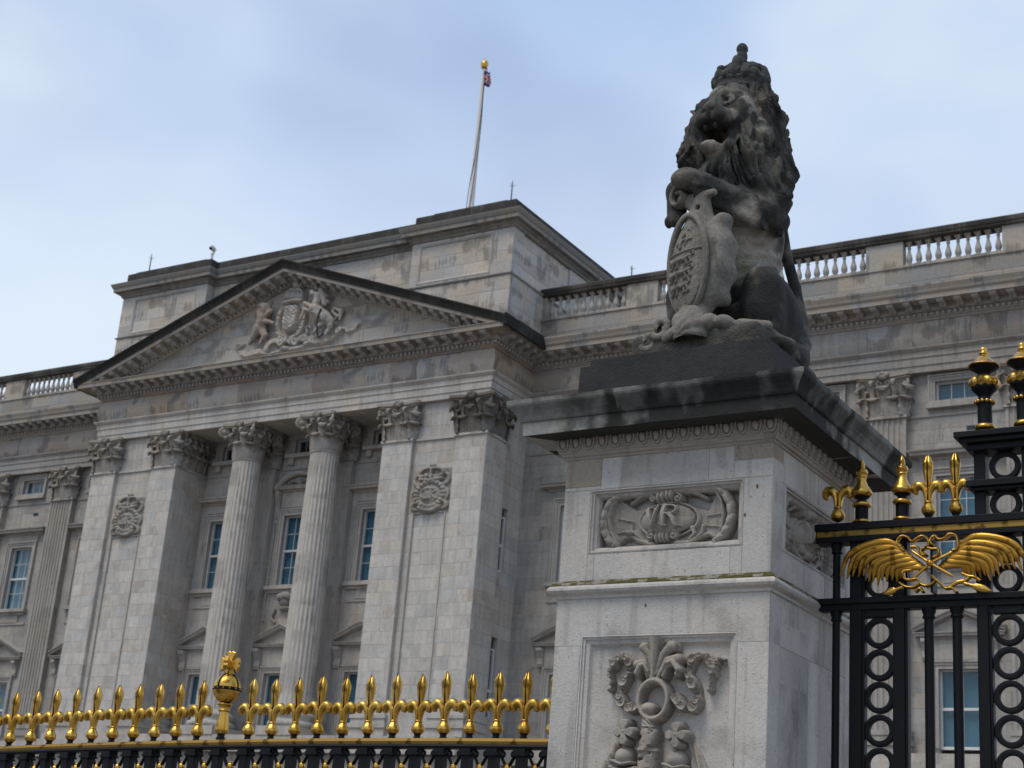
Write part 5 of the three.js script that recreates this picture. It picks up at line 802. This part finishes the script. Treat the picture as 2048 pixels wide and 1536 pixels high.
// ================= entablature
const modG = (() => { const s = [[0, 0], [0, -.20], [.12, -.19], [.20, -.12], [.32, -.10], [.42, -.13], [.49, -.09], [.50, -.03], [.48, 0]]; const g = [loft2(s.map(p => [.11, p[1], p[0]]), s.map(p => [-.11, p[1], p[0]]), s), box(-.14, .14, -.03, .005, 0, .53)]; return join(g); })();
{
  const arcP = [[0, Y_ARC], [.01, Y_ARC + .005], [.01, 19.47], [.045, 19.485], [.05, 19.74], [.085, 19.755], [.09, 19.93], [.13, 19.96], [.20, 20.03], [.21, Y_FR]];
  const frP = Array.from({ length: 9 }, (_, i) => { const t = i / 8; return [.02 + .13 * Math.sin(Math.PI * t), lerp(Y_FR, Y_BED, t)]; });
  const bedP = [[.02, Y_BED], [.07, Y_BED + .02], [.09, Y_BED + .06], [.16, 21.08], [.17, 21.10]];
  const denP = [[.12, 21.10], [.12, 21.24], [.22, 21.26], [.26, 21.30], [.27, 21.31]];
  const sofP = [[.27, 21.31], [.29, 21.44], [.80, 21.45]], corP = [[.79, 21.445], [.815, 21.42], [.83, 21.42], [.84, 21.58], [.88, 21.60]];
  const wcorP = [...corP, [.91, 21.64], [.93, 21.70], [1.0, 21.82], [1.01, 21.88], [.3, 22.0]];
  const segs = [[[-64, W_], [XL, W_], [0, 1], 0, -1], [[XL, W_], [XL, P_], [-1, 0], 1, 1], [[XL, P_], [XR, P_], [0, 1], -1, 1], [[XR, P_], [XR, W_], [1, 0], -1, -1], [[XR, W_], [-4.4, W_], [0, 1], 1, 0]];
  const mats = { wing: MAT.wing, pav: MAT.pavilion };
  segs.forEach(([A, B, n, mA, mB], i) => {
    const pav = i >= 1 && i <= 3, opt = { mA, mB, back: .5 }, seg = i === 2 ? 1.3 : 1.6;
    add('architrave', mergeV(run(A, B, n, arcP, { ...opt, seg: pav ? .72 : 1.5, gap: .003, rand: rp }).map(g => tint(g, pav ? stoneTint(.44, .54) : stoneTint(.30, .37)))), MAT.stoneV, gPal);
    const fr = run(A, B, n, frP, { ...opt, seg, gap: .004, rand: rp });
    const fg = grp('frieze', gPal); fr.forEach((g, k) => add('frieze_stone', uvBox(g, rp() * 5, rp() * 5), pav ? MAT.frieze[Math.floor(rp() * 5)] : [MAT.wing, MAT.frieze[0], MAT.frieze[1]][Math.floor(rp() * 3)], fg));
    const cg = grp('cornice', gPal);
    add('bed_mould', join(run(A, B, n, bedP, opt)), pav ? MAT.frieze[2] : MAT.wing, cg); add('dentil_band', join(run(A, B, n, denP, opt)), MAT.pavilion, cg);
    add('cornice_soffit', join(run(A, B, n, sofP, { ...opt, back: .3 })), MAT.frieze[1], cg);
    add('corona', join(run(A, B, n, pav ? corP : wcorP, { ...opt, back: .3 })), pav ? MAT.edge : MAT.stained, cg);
    // dentils and modillions
    const L = Math.hypot(B[0] - A[0], B[1] - A[1]), u = [(B[0] - A[0]) / L, (B[1] - A[1]) / L], t0 = mA === 1 ? .35 : mA === -1 ? -.2 : 0, t1 = L - (mB === -1 ? .35 : mB === 1 ? -.2 : 0), D = [], ang = Math.atan2(n[0], n[1]);
    if (i === 1) return;
    for (let t = t0; t < t1; t += .19) D.push(ball(.062, 0, 0, 0, 1, 1.15, 1, 6).translate(A[0] + u[0] * t + n[0] * .17, 21.17, A[1] + u[1] * t + n[1] * .17));
    add('dentil_course', join(D), MAT.pavilion, cg, { stuff: true });
    const nm = Math.round((t1 - t0) / .55); for (let k = 0; k < nm; k++) { const t = t0 + (k + .5) * (t1 - t0) / nm; add('modillion', modG, MAT.frieze[1], cg, { pos: [A[0] + u[0] * t + n[0] * .28, 21.44, A[1] + u[1] * t + n[1] * .28], rot: [0, ang, 0] }); }
  });
}

// ================= pediment
{
  const S = .3586, tipL = -49.21, tipR = -27.85, half = (tipR - tipL) / 2, top = 25.64, zf = P_;
  const g = grp('pediment', gPal);
  const yb = 21.595;
  // raking cornice: profile heights relative, vertical thickness
  const base = top - S * half - .02;       // y of sima top at the tips
  const pr = [[.02, -.70], [.07, -.69], [.10, -.66], [.12, -.65], [.13, -.56], [.24, -.53], [.27, -.50], [.29, -.44], [.80, -.43]], face = [[.79, -.435], [.82, -.46], [.835, -.36], [.86, -.335]];
  const sima = [[.6, -.335], [.865, -.333], [.89, -.25], [.93, -.15], [1.0, -.05], [1.01, 0], [.0, .10], [-2.0, .12]];
  for (const s of [1, -1]) {
    const A = s > 0 ? [tipL, zf] : [tipR, zf], B = [XC, zf], len = Math.abs(B[0] - A[0]), sl = (top - .02 - base) / len;
    const mk = (p, o, t = 0) => run([A[0] + s * t, A[1]], B, [0, 1], p.map(([q, h]) => [q, base + h + sl * t]), { slope: sl, ...o });
    add('raking_cornice', join(mk(pr, { back: .1 }, .9)), MAT.frieze[1], g); add('raking_corona', join(mk(face, { back: -.5 }, .19)), MAT.edge, g); add('raking_sima', join(mk(sima, { back: 2.2, seg: 1.4, gap: .004 })), MAT.sima, g, { label: 'soot-blackened top moulding of the gable' });
    const D = []; for (let t = 1.9; t < len - .1; t += .19) D.push(ball(.062, 0, 0, 0, 1, 1.15, 1, 6).translate(A[0] + s * t, base - .60 + sl * t, zf + .16)); add('dentil_course', join(D), MAT.pavilion, g, { stuff: true });
    const n = 19; for (let k = 0; k < n; k++) { const t = 1.15 + (k + .5) * (len - 1.25) / n; add('modillion', modG, MAT.frieze[1], g, { pos: [A[0] + s * t, base - .435 + sl * t, zf + .28], rot: [0, 0, s * Math.atan(sl)] }); }
  }
  // tympanum courses
  const T = [], y0 = 21.5, ap = top - .68;
  for (let r = 0; r < 7; r++) { const a = y0 + r * .52, b = Math.min(a + .52, ap), hw0 = (ap - a) / S, hw1 = Math.max(.02, (ap - b) / S); if (a >= ap) break; let x = -hw0; while (x < hw0 - .01) { let e = Math.min(hw0, x + 1.2 + rp() * .6); if (hw0 - e < .5) e = hw0; const cl = (v, h) => clamp(v, -h, h); const q = [[x + .005, a + .005], [e - .005, a + .005], [cl(e - .005, hw1), b - .005], [cl(x + .005, hw1), b - .005]]; if (q[2][0] - q[3][0] < .02) q[2][0] = q[3][0] + .02; T.push([q, r]); x = e; } }
  for (const [q] of T) { const dz = (rp() - .5) * .008; add('tympanum_stone', uvBox(loft2(q.map(p => [XC + p[0], p[1], zf - .02 + dz]), q.map(p => [XC + p[0], p[1], zf - .3]), q), rp() * 5, rp() * 5), [MAT.frieze[1], MAT.frieze[4], MAT.wing][Math.floor(rp() * 3)], g); }
  add('tympanum_core', uvBox(loft2([[-10, 21.4], [10, 21.4], [0, 24.95]].map(p => [XC + p[0], p[1], zf - .05]), [[-10, 21.4], [10, 21.4], [0, 24.95]].map(p => [XC + p[0], p[1], zf - .5]), [[-10, 21.4], [10, 21.4], [0, 24.95]])), MAT.frieze[1], g);
  for (const [A, B, n, mA, mB] of [[[XR, P_], [XR, W_], [1, 0], -1, -1], [[XL, W_], [XL, P_], [-1, 0], 1, 1]]) add('return_sima', join(run(A, B, n, [[.6, 21.603], [.885, 21.605], [.91, 21.66], [.94, 21.72], [1.0, 21.80], [1.012, 21.86], [.0, 22.0]], { mA, mB, back: .5 })), MAT.sima, g);
  add('cornice_lead', uvBox(box(XL - .86, XR + .86, 21.602, 21.625, zf - .2, zf + .86)), MAT.pavilion, g);
}
// royal arms in the tympanum
{
  const g = grp('royal_arms', gPal); g.userData.label = 'carved royal arms with lion, unicorn, crowned shield and ribbon'; g.position.set(-38.45, 21.98, P_ - .03); g.scale.set(1.1, 1, 1);
  const L = [];
  // local metres from the zoom: X right, Y up, origin at middle of the ribbon
  const z = (X, Y) => [(X - 950) * .00329, (1000 - Y - (X - 950) * .135) * .0034], Sx = a => a.map(p => z(...p));
  const sh = Sx([[850, 420], [1070, 400], [1075, 640], [1030, 720], [930, 775], [860, 720], [825, 640]]);
  { const f = polyFlat(sh, .22, .10); const cc = z(950, 580); L.push((x, y) => { const v = f(x, y); if (v < 0) return -1; const q = Math.abs(x - cc[0] - .02) < .018 || Math.abs(y - cc[1] - .1) < .018 ? -.03 : 0; return v + .12 * (1 - Math.min(1, ((x - cc[0]) / .42) ** 2)) + q + .03 * Math.sin(x * 28 + Math.sin(y * 14) * 2.2) * Math.sin(y * 24); }); }
  { const c = z(955, 600); L.push((x, y) => { const v = Math.abs(Math.hypot((x - c[0]) / .61, (y - c[1]) / .84) - 1); return v < .16 ? .20 * Math.min(1, (.16 - v) / .04) + (v < .1 ? .018 * (vn(x * 16, y * 16, 4) > .5 ? 1 : -1) : .02) : -1; }); }
  L.push(stroke(Sx([[850, 400], [970, 370], [1090, 370]]), .10, .10, .30, false, .06)); for (let i = 0; i < 9; i++) { const q = z(856 + i * 29, 318); L.push(dome(q[0], q[1] + (i % 2 ? .05 : 0), .062, .13 + (i % 2 ? .05 : 0), .16, .12)); } 
  for (const s of [1, -1]) L.push(stroke(bez(z(975 + s * 115, 330), z(975 + s * 125, 230), z(975 + s * 60, 200), z(975, 245)), .06, .06, .16, false, .14), stroke(bez(z(975 + s * 60, 330), z(975 + s * 65, 250), z(975 + s * 40, 215), z(975, 240)), .05, .05, .14, false, .16)); L.push(stroke(Sx([[975, 330], [980, 230]]), .05, .05, .16, false, .18), dome(...z(975, 300), .33, .28, .12, .10));
  { const q = z(985, 175); L.push(dome(q[0], q[1] + .05, .17, .2, .26, .1), stroke([[q[0] - .12, q[1] - .05], [q[0] - .2, q[1] + .05]], .05, .04, .2, false, .06), stroke([[q[0] + .1, q[1] - .1], [q[0] + .22, q[1] - .0], [q[0] + .16, q[1] + .12]], .05, .04, .2, false, .06), dome(q[0] - .02, q[1] + .22, .1, .1, .25, .1)); }
  // ribbon scroll
  const rb = (p, r = .13, h = .20) => { const c = new THREE.CatmullRomCurve3(Sx(p).map(q => V3(q[0], q[1], 0))).getPoints(40).map(q => [q.x, q.y]); L.push((x, y) => { let m = -1; for (let i = 0; i < 40; i++) { const [d, t] = segd(x, y, c[i], c[i + 1]); if (d < r) { const v = h * (.75 + .25 * Math.cos(i * .35)) * Math.min(1, (r - d) / .02) - (d < r * .55 && vn(x * 20, y * 20, 9) > .62 ? .03 : 0); if (v > m) m = v; } } return m; }); };
  rb([[310, 1010], [390, 1030], [470, 1010]]); rb([[500, 1000], [580, 985], [640, 970], [680, 900], [740, 850], [820, 860], [860, 900]]); rb([[600, 1010], [720, 1010], [820, 980], [900, 930]], .06, .16); rb([[920, 940], [980, 950], [1080, 945], [1180, 900], [1220, 880]], .08, .2); rb([[1060, 880], [1100, 830], [1180, 830], [1260, 850], [1330, 850]], .15, .22); rb([[1330, 870], [1430, 860], [1520, 830], [1600, 760], [1650, 720]], .12, .2); rb([[1650, 720], [1700, 700], [1740, 740], [1800, 720], [1850, 690], [1870, 650]], .07, .14); rb([[310, 1010], [240, 980], [220, 960], [260, 920], [310, 890], [250, 900], [200, 890]], .06, .12);
  rb([[1090, 800], [1080, 770], [1130, 765], [1180, 800], [1190, 740], [1160, 690], [1210, 670], [1240, 700]], .06, .16);
  for (const [X, Y, r] of [[1000, 865, .13], [860, 895, .12]]) { const q = z(X, Y); L.push(stroke(spiral(q[0], q[1], r, .03, 0, 9), .05, .04, .14, false, .10)); }
  const f = maxOf(L); add('arms_relief', uvBox(relief(-2.7, 3.2, -.25, 3.25, .022, f)), MAT.frieze[4], g);
  // supporters in the round
  const Q = (X, Y, d) => { const q = z(X, Y); return [q[0], q[1], d]; };
  const mk = (caps, balls, lumps, mn, mx) => nets((x, y, zz) => { let d = 1e9; for (const [a, b, r0, r1] of caps) d = smin(d, cap(x, y, zz, a, b, r0, r1), .045); for (const [c, r] of balls) d = smin(d, ell(x, y, zz, c, r), .05); return d - lumps(x, y, zz); }, mn, mx, .022);
  const lion = mk([[Q(600, 520, .30), Q(580, 640, .28), .26, .21], [Q(580, 640, .28), Q(540, 720, .26), .21, .2], [Q(600, 630, .34), Q(700, 640, .38), .10, .08], [Q(700, 640, .38), Q(760, 660, .36), .07, .07], [Q(660, 560, .4), Q(720, 510, .42), .08, .07], [Q(535, 715, .26), Q(480, 820, .28), .23, .11], [Q(480, 820, .28), Q(430, 900, .22), .09, .08], [Q(570, 720, .2), Q(640, 800, .26), .21, .11], [Q(640, 800, .26), Q(590, 890, .24), .09, .08], [Q(490, 780, .12), Q(430, 800, .12), .05, .04], [Q(430, 800, .12), Q(450, 740, .12), .045, .04], [Q(450, 740, .12), Q(510, 680, .12), .04, .04], [Q(510, 680, .12), Q(500, 630, .12), .04, .05]], [[Q(610, 455, .38), [.25, .26, .22]], [Q(600, 510, .34), [.30, .28, .22]], [Q(590, 470, .54), [.09, .08, .08]], [Q(480, 625, .12), [.10, .08, .07]], [Q(620, 400, .38), [.17, .06, .15]], [Q(580, 375, .42), [.05, .09, .05]], [Q(625, 365, .46), [.05, .1, .05]], [Q(665, 375, .40), [.05, .09, .05]], [Q(560, 480, .30), [.1, .2, .14]], [Q(660, 490, .30), [.1, .22, .14]]], (x, y, q) => .03 * (fbm(x * 7, y * 7, q * 7, 2) - .5) * 2, [-2.2, .1, -.05], [-.5, 2.1, .7]);
  add('lion_supporter', uvBox(lion), MAT.frieze[2], g);
  const uni = mk([[Q(1330, 500, .36), Q(1480, 590, .32), .24, .20], [Q(1480, 590, .32), Q(1530, 640, .3), .2, .17], [Q(1330, 480, .36), Q(1360, 330, .40), .19, .15], [Q(1360, 330, .40), Q(1300, 320, .50), .12, .10], [Q(1300, 320, .5), Q(1290, 290, .55), .08, .06], [Q(1310, 540, .42), Q(1200, 500, .44), .09, .07], [Q(1200, 500, .44), Q(1150, 620, .42), .06, .06], [Q(1290, 470, .40), Q(1180, 420, .42), .08, .06], [Q(1530, 640, .3), Q(1560, 700, .34), .14, .09], [Q(1560, 700, .34), Q(1510, 800, .34), .08, .07], [Q(1470, 640, .26), Q(1390, 700, .3), .12, .08], [Q(1390, 700, .3), Q(1330, 790, .3), .08, .06], [Q(1560, 600, .15), Q(1600, 560, .15), .05, .05], [Q(1600, 560, .15), Q(1520, 510, .15), .05, .05], [Q(1520, 510, .15), Q(1540, 460, .15), .05, .05], [Q(1540, 460, .15), Q(1640, 500, .15), .05, .08], [Q(1640, 500, .15), Q(1630, 600, .15), .08, .05], [Q(1385, 260, .42), Q(1420, 350, .36), .09, .10], [Q(1420, 350, .36), Q(1440, 440, .34), .10, .08], [Q(1400, 290, .34), Q(1460, 330, .30), .05, .04], [Q(1425, 360, .3), Q(1480, 400, .28), .05, .04]], [[Q(1330, 250, .42), [.05, .1, .05]], [Q(1365, 245, .40), [.05, .1, .05]]], (x, y, q) => .03 * (fbm(x * 7, y * 7, q * 7, 2) - .5) * 2, [.4, .1, -.05], [2.75, 2.5, .75]);
  add('unicorn_supporter', uvBox(uni), MAT.frieze[4], g);
  add('unicorn_horn', uvBox(sweep([Q(1335, 270, .46), Q(1322, 200, .5), Q(1312, 120, .52)], t => .05 * (1 - t) + .01, t => .05 * (1 - t) + .01, { seg: 8, rs: 6 })), MAT.frieze[0], g);
  add('chain', uvBox(sweep([Q(1450, 510, .55), Q(1420, 620, .55), Q(1415, 740, .5), Q(1430, 840, .4), Q(1490, 800, .4)], .035, .035, { seg: 30, rs: 6 })), MAT.black, g);
}

// ================= attic
{
  const az = P_ - .30, cz = az - .42, x0 = -48.45, x1 = -28.63, e0 = -43.6, e1 = -33.2, zb = -52.2, g = grp('attic', gPal);
  const V = []; const lo = .44, hi = .55;
  const pan = [[x0 + .75, e0 - .65], [e1 + .4, x1 - .98]];
  for (const [a, b, z, p] of [[x0, e0, az, pan[0]], [e0, e1, cz, null], [e1, x1, az, pan[1]]]) {
    V.push(...masonry(courses(a, b, 21.7, 23.96, .565, 1.2, rp), faceZ(z), lo, hi));
    if (p) { V.push(...masonry(courses(a, p[0], 24.06, 25.85, .45, .8, rp), faceZ(z), lo, hi), ...masonry(courses(p[1], b, 24.06, 25.85, .45, .8, rp), faceZ(z), lo, hi), ...masonry(courses(p[0], p[1], 24.2, 25.7, .5, .95, rp), faceZ(z - .05), lo, hi), ...masonry([[p[0], p[1], 24.06, 24.2], [p[0], p[1], 25.7, 25.85]], faceZ(z), lo, hi));
      add('panel_moulding', uvBox(frameRect(p[0], p[1], 24.2, 25.7, [[-.06, 0], [-.06, -.018], [-.02, -.024], [0, -.006], [.03, .01], [.035, .05]]).translate(0, 0, z)), MAT.pavilion, g); }
    else V.push(...masonry(courses(a, b, 24.06, 25.85, .45, 1.1, rp), faceZ(z), lo, hi));
  }
  V.push(...masonry(courses(-az, -zb, 21.7, 23.96, .565, 1.2, rp), faceX(x1), lo, hi), ...masonry(courses(-az, -az + .75, 24.06, 25.85, .45, .8, rp), faceX(x1), lo, hi), ...masonry(courses(-az + .75, -az + 4.2, 24.06, 25.85, .45, 1, rp), faceX(x1 - .06), lo, hi), ...masonry(courses(-az + 4.2, -zb, 24.06, 25.85, .45, 1, rp), faceX(x1), lo, hi), ...masonry(courses(-az, -cz, 21.7, 25.85, .45, 1, rp), faceX(e0), lo, hi));
  add('attic_masonry', mergeV(V, 1.3, 2.1), MAT.stainV, g, { stuff: true, label: 'stained ashlar of the attic' });
  add('attic_core', uvBox(box(x0 + .03, x1 - .1, 21.7, 26.3, zb, cz - .05)), MAT.wing, g);
  add('end_block', uvBox(box(x0 + .03, e0 - .03, 21.7, 26.3, cz - .2, az - .1)), MAT.wing, g); add('end_block', uvBox(box(e1 + .03, x1 - .1, 21.7, 26.3, cz - .2, az - .1)), MAT.wing, g);
  const path = [[x0, zb], [x0, az], [e0, az], [e0, cz], [e1, cz], [e1, az], [x1, az], [x1, zb]], nn = [[-1, 0], [0, 1], [1, 0], [0, 1], [-1, 0], [0, 1], [1, 0]];
  const mit = [[0, 1], [-1, 1], [-1, -1], [1, -1], [1, 1], [-1, 1], [-1, 0]];
  const str = [[0, 23.96], [.05, 23.98], [.07, 24.02], [.0, 24.06]], cor = [[.0, 25.85], [.05, 25.87], [.09, 25.95], [.16, 26.0], [.17, 26.06], [.33, 26.08], [.34, 26.22], [.38, 26.26], [.44, 26.38], [.45, 26.42], [.05, 26.47]], blk = [[-.02, 26.45], [-.02, 26.98], [-.06, 27.02]];
  path.slice(0, -1).forEach((A, i) => { const B = path[i + 1], o = { mA: mit[i][0], mB: mit[i][1], back: .35 };
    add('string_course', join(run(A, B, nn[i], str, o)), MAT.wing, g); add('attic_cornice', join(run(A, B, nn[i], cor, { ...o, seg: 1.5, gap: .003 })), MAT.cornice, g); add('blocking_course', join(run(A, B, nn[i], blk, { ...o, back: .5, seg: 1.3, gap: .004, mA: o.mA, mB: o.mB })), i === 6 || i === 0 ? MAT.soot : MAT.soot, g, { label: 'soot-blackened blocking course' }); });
  add('attic_roof', uvBox(box(x0 + .3, x1 - .3, 26.3, 26.9, zb, cz - .3)), MAT.lead, g);
  for (const [a, b] of [[x0 + .4, e0 - .4], [e1 + .8, x1 - .5]]) add('blocking_step', join([box(a, b, 26.98, 27.07, az - 3.5, az - .1)]), MAT.soot, g);
}

// ================= balustrades on the wings
{
  const bal = uvBox(lathe([[.085, 0], [.085, .05], [.06, .07], [.075, .12], [.105, .2], [.11, .26], [.095, .34], [.06, .46], [.045, .54], [.045, .60], [.07, .63], [.05, .66], [.05, .69], [.085, .72], [.085, .82]], 12));
  const ends = (k) => box(-.10, .10, k ? .78 : 0, k ? .84 : .06, -.10, .10);
  const balG = join([bal, ends(0), ends(1)]);
  const z = W_ + .05, base0 = 21.9, base1 = 23.08, top0 = 23.92, top1 = 24.24;
  for (const [x0, x1] of [[-64, XL - .1], [XR + .1, -4.4]]) {
    const g = grp('balustrade', gPal);
    const V = masonry(courses(x0, x1, base0, base1 - .14, .52, 1.5, rp), faceZ(z), .26, .36);
    add('parapet_masonry', mergeV(V), MAT.stainV, g, { stuff: true, label: 'grey stained parapet stones under the balusters' });
    add('parapet_core', uvBox(box(x0, x1, base0, base1 - .15, z - .5, z - .15)), MAT.wing, g);
    add('parapet_base', join(run([x0, z], [x1, z], [0, 1], [[0, base1 - .14], [.05, base1 - .12], [.05, base1 - .03], [-.02, base1]], { back: .42, seg: 1.5, gap: .003 })), MAT.stained, g);
    add('handrail', join(run([x0, z], [x1, z], [0, 1], [[-.02, top0], [.06, top0 + .03], [.07, top0 + .10], [.10, top0 + .14], [.11, top1 - .06], [.06, top1]], { back: .5, seg: 1.5, gap: .003 })), MAT.soot, g);
    const dies = WP.filter(x => x > x0 && x < x1).map(x => [x - .63, x + .63]); if (x0 > -40) dies.unshift([x0, x0 + .3]); else dies.push([x1 - .5, x1]);
    for (const [a, b] of dies) add('die', join([box(a, b, base1 - .02, top0 + .02, z - .38, z - .03)]), MAT.stained, g);
    const edges = [x0, ...dies.flat(), x1].sort((a, b) => a - b);
    for (let i = 0; i + 1 < edges.length; i += 2) { const a = edges[i], b = edges[i + 1]; if (b - a < .5) continue; const n = Math.max(1, Math.round((b - a) / .335)); for (let k = 0; k < n; k++) add('baluster', balG, MAT.stained, g, { pos: [a + (k + .5) * (b - a) / n, base1 - .005, z - .2], rot: [0, 0, 0] }); }
  }
  // roof and lower storey masses
  add('roof', uvBox(box(-64, -4.4, 20, 21.95, -62, W_ - .7)), MAT.lead, gPal);
  add('interior_wall', uvBox(box(-64, -4.4, 0, 21, -60, wallZ - 1.2)), MAT.pavilion, gPal);
  for (const [x0, x1, zz] of [[-64, XL, W_], [XL, XR, P_], [XR, -4.4, W_]]) { const L = []; L.push(...masonry(courses(x0, x1, .3, 6.7, .8, 1.6, rp), faceZ(zz + .15), .33, .42, .03, .4)); add('ground_storey', mergeV(L), MAT.stoneV, gPal, { stuff: true }); add('plinth_band', join([box(x0 - .1, x1 + .1, 6.7, 7.05, zz - 2.6, zz + .42), box(x0, x1, 7.05, 7.3, zz - 2.6, zz + .3)]), MAT.pavilion, gPal); }
  add('return_wall', uvBox(box(XR - .1, XR + .15, 0, 6.7, W_, P_ + .1)), MAT.pavilion, gPal);
}
rebase(gPal, XC, 0, W_);

// ------------------------------------------------------------------ on the roof: flagpole, flag, rods, camera
{
  const fp = thing('flagpole', 'tall tapering white flagpole with gilded crown on the palace roof', 'flagpole');
  const X = XC, Z = -55.05;
  add('pole', uvBox(lathe([[.0, 26.9], [.15, 26.9], [.14, 33], [.09, 41.0], [0, 41.02]], 20)), MAT.pole, fp, { pos: [X, 0, Z] });
  add('crown_finial', join([lathe([[.03, 40.95], [.11, 40.98], [.15, 41.04], [.15, 41.09], [.18, 41.17], [.19, 41.26], [.15, 41.38], [.07, 41.45], [.04, 41.46], [.05, 41.50], [.02, 41.54], [.01, 41.62]], 20), box(-.05, .05, 41.57, 41.60, -.01, .01)]), MAT.gold, fp, { pos: [X, 0, Z] });
  add('halyard', uvBox(tube([[.15, 27.2, .1], [.19, 29.5, .15], [-.10, 32.5, .16], [-.17, 34.0, .12], [.08, 36.5, .16], [.15, 38.4, .1], [.1, 40.8, .05]], .018, 60, 6)), MAT.rope, fp, { pos: [X, 0, Z] });
  add('halyard', uvBox(tube([[-.15, 27, .1], [-.18, 31, .12], [.13, 35.2, .16], [.2, 37.6, .1], [.1, 40.0, .05]], .016, 60, 6)), MAT.rope, fp, { pos: [X, 0, Z] });
  rebase(fp, X, 26.9, Z);
  const flag = thing('flag', 'limp red, white and blue union flag hanging at the flagpole top', 'flag');
  const U = 256, ft = tex(U, (u, v) => { const x = u * 2 - 1, y = v * 2 - 1; const d1 = Math.abs(y - x) / 1.414, d2 = Math.abs(y + x) / 1.414, B = [.02, .03, .17], Wt = [.75, .75, .75], Rd = [.52, .02, .05]; let c = B; if (d1 < .11 || d2 < .11) c = Wt; if (d1 < .04 || d2 < .04) c = Rd; if (Math.abs(x) < .14 || Math.abs(y) < .24) c = Wt; if (Math.abs(x) < .08 || Math.abs(y) < .14) c = Rd; return c.map(toS); }, true, 1);
  const fg = new THREE.PlaneGeometry(1, 1, 30, 24), p = fg.attributes.position;
  for (let i = 0; i < p.count; i++) { const u = p.getX(i) + .5, v = p.getY(i) + .5; const fold = Math.sin(u * 13) * .14 * (.3 + u), x = .09 + .36 * u + .05 * Math.sin(u * 13 + 1.4) + .05 * Math.sin(v * 5), y = 40.05 + .85 * v - .22 * u * (1.1 - .3 * v) + .05 * Math.sin(u * 9 + v * 3); p.setXYZ(i, x, y, fold * .6 + .1); }
  fg.computeVertexNormals();
  add('flag_cloth', fg, std({ map: ft, side: THREE.DoubleSide, roughness: .9 }), flag, { pos: [X, 0, Z] });
  rebase(flag, X, 40, Z);
  const rod = (x, y0, y1, z, label) => { const t = thing('lightning_rod', label, 'rod', 'lightning rods on the roof'); add('mast', uvBox(lathe([[0, 0], [.03, 0], [.022, (y1 - y0) * .8], [.006, y1 - y0]], 8)), MAT.lead, t); add('spikes', join([0, 1, 2].map(i => tube([[0, (y1 - y0) * .72, 0], [.08 * Math.sin(i * 2.1), (y1 - y0) * .74, .08 * Math.cos(i * 2.1)], [.12 * Math.sin(i * 2.1), (y1 - y0) * .8, .12 * Math.cos(i * 2.1)]], .008, 6, 5))), MAT.lead, t); t.position.set(x, y0, z); };
  rod(-47.5, 27.05, 28.0, -44.1, 'thin lightning rod on the left end of the attic'); rod(-29.15, 27.05, 28.05, -44.2, 'thin lightning rod on the near right corner of the attic'); rod(-25.0, 24.2, 24.75, W_ - .1, 'short lightning rod on the balustrade right of the attic');
  const cam = thing('security_camera', 'small white security camera on a post above the attic', 'camera');
  add('post', uvBox(lathe([[0, 0], [.1, 0], [.06, .04], [.055, .32], [.09, .34], [.05, .36]], 12)), MAT.white, cam); add('bracket', join([sweep([[0, .34, 0], [.12, .42, 0], [.10, .56, 0]], .03, .03, { seg: 8, rs: 6 })]), MAT.white, cam); add('head', join([lathe([[0, -.16], [.10, -.15], [.12, 0], [.10, .14], [0, .16]], 14).rotateX(1.2).translate(.0, .60, .03)]), MAT.white, cam); add('lens', uvBox(ball(.07, 0, .55, .16, 1, 1, 1, 10)), MAT.iron, cam);
  cam.position.set(-43.85, 27.02, -44.05); cam.scale.setScalar(.95);
}

scene.traverse(o => { if (o.isMesh) { o.castShadow = true; o.receiveShadow = true; } });
const renderer = new THREE.WebGLRenderer({ antialias: true });
renderer.toneMapping = THREE.LinearToneMapping; renderer.toneMappingExposure = EXPOSURE;
renderer.shadowMap.enabled = true; renderer.shadowMap.type = THREE.PCFSoftShadowMap;
renderer.setSize(1024, 768);
renderer.render(scene, camera);
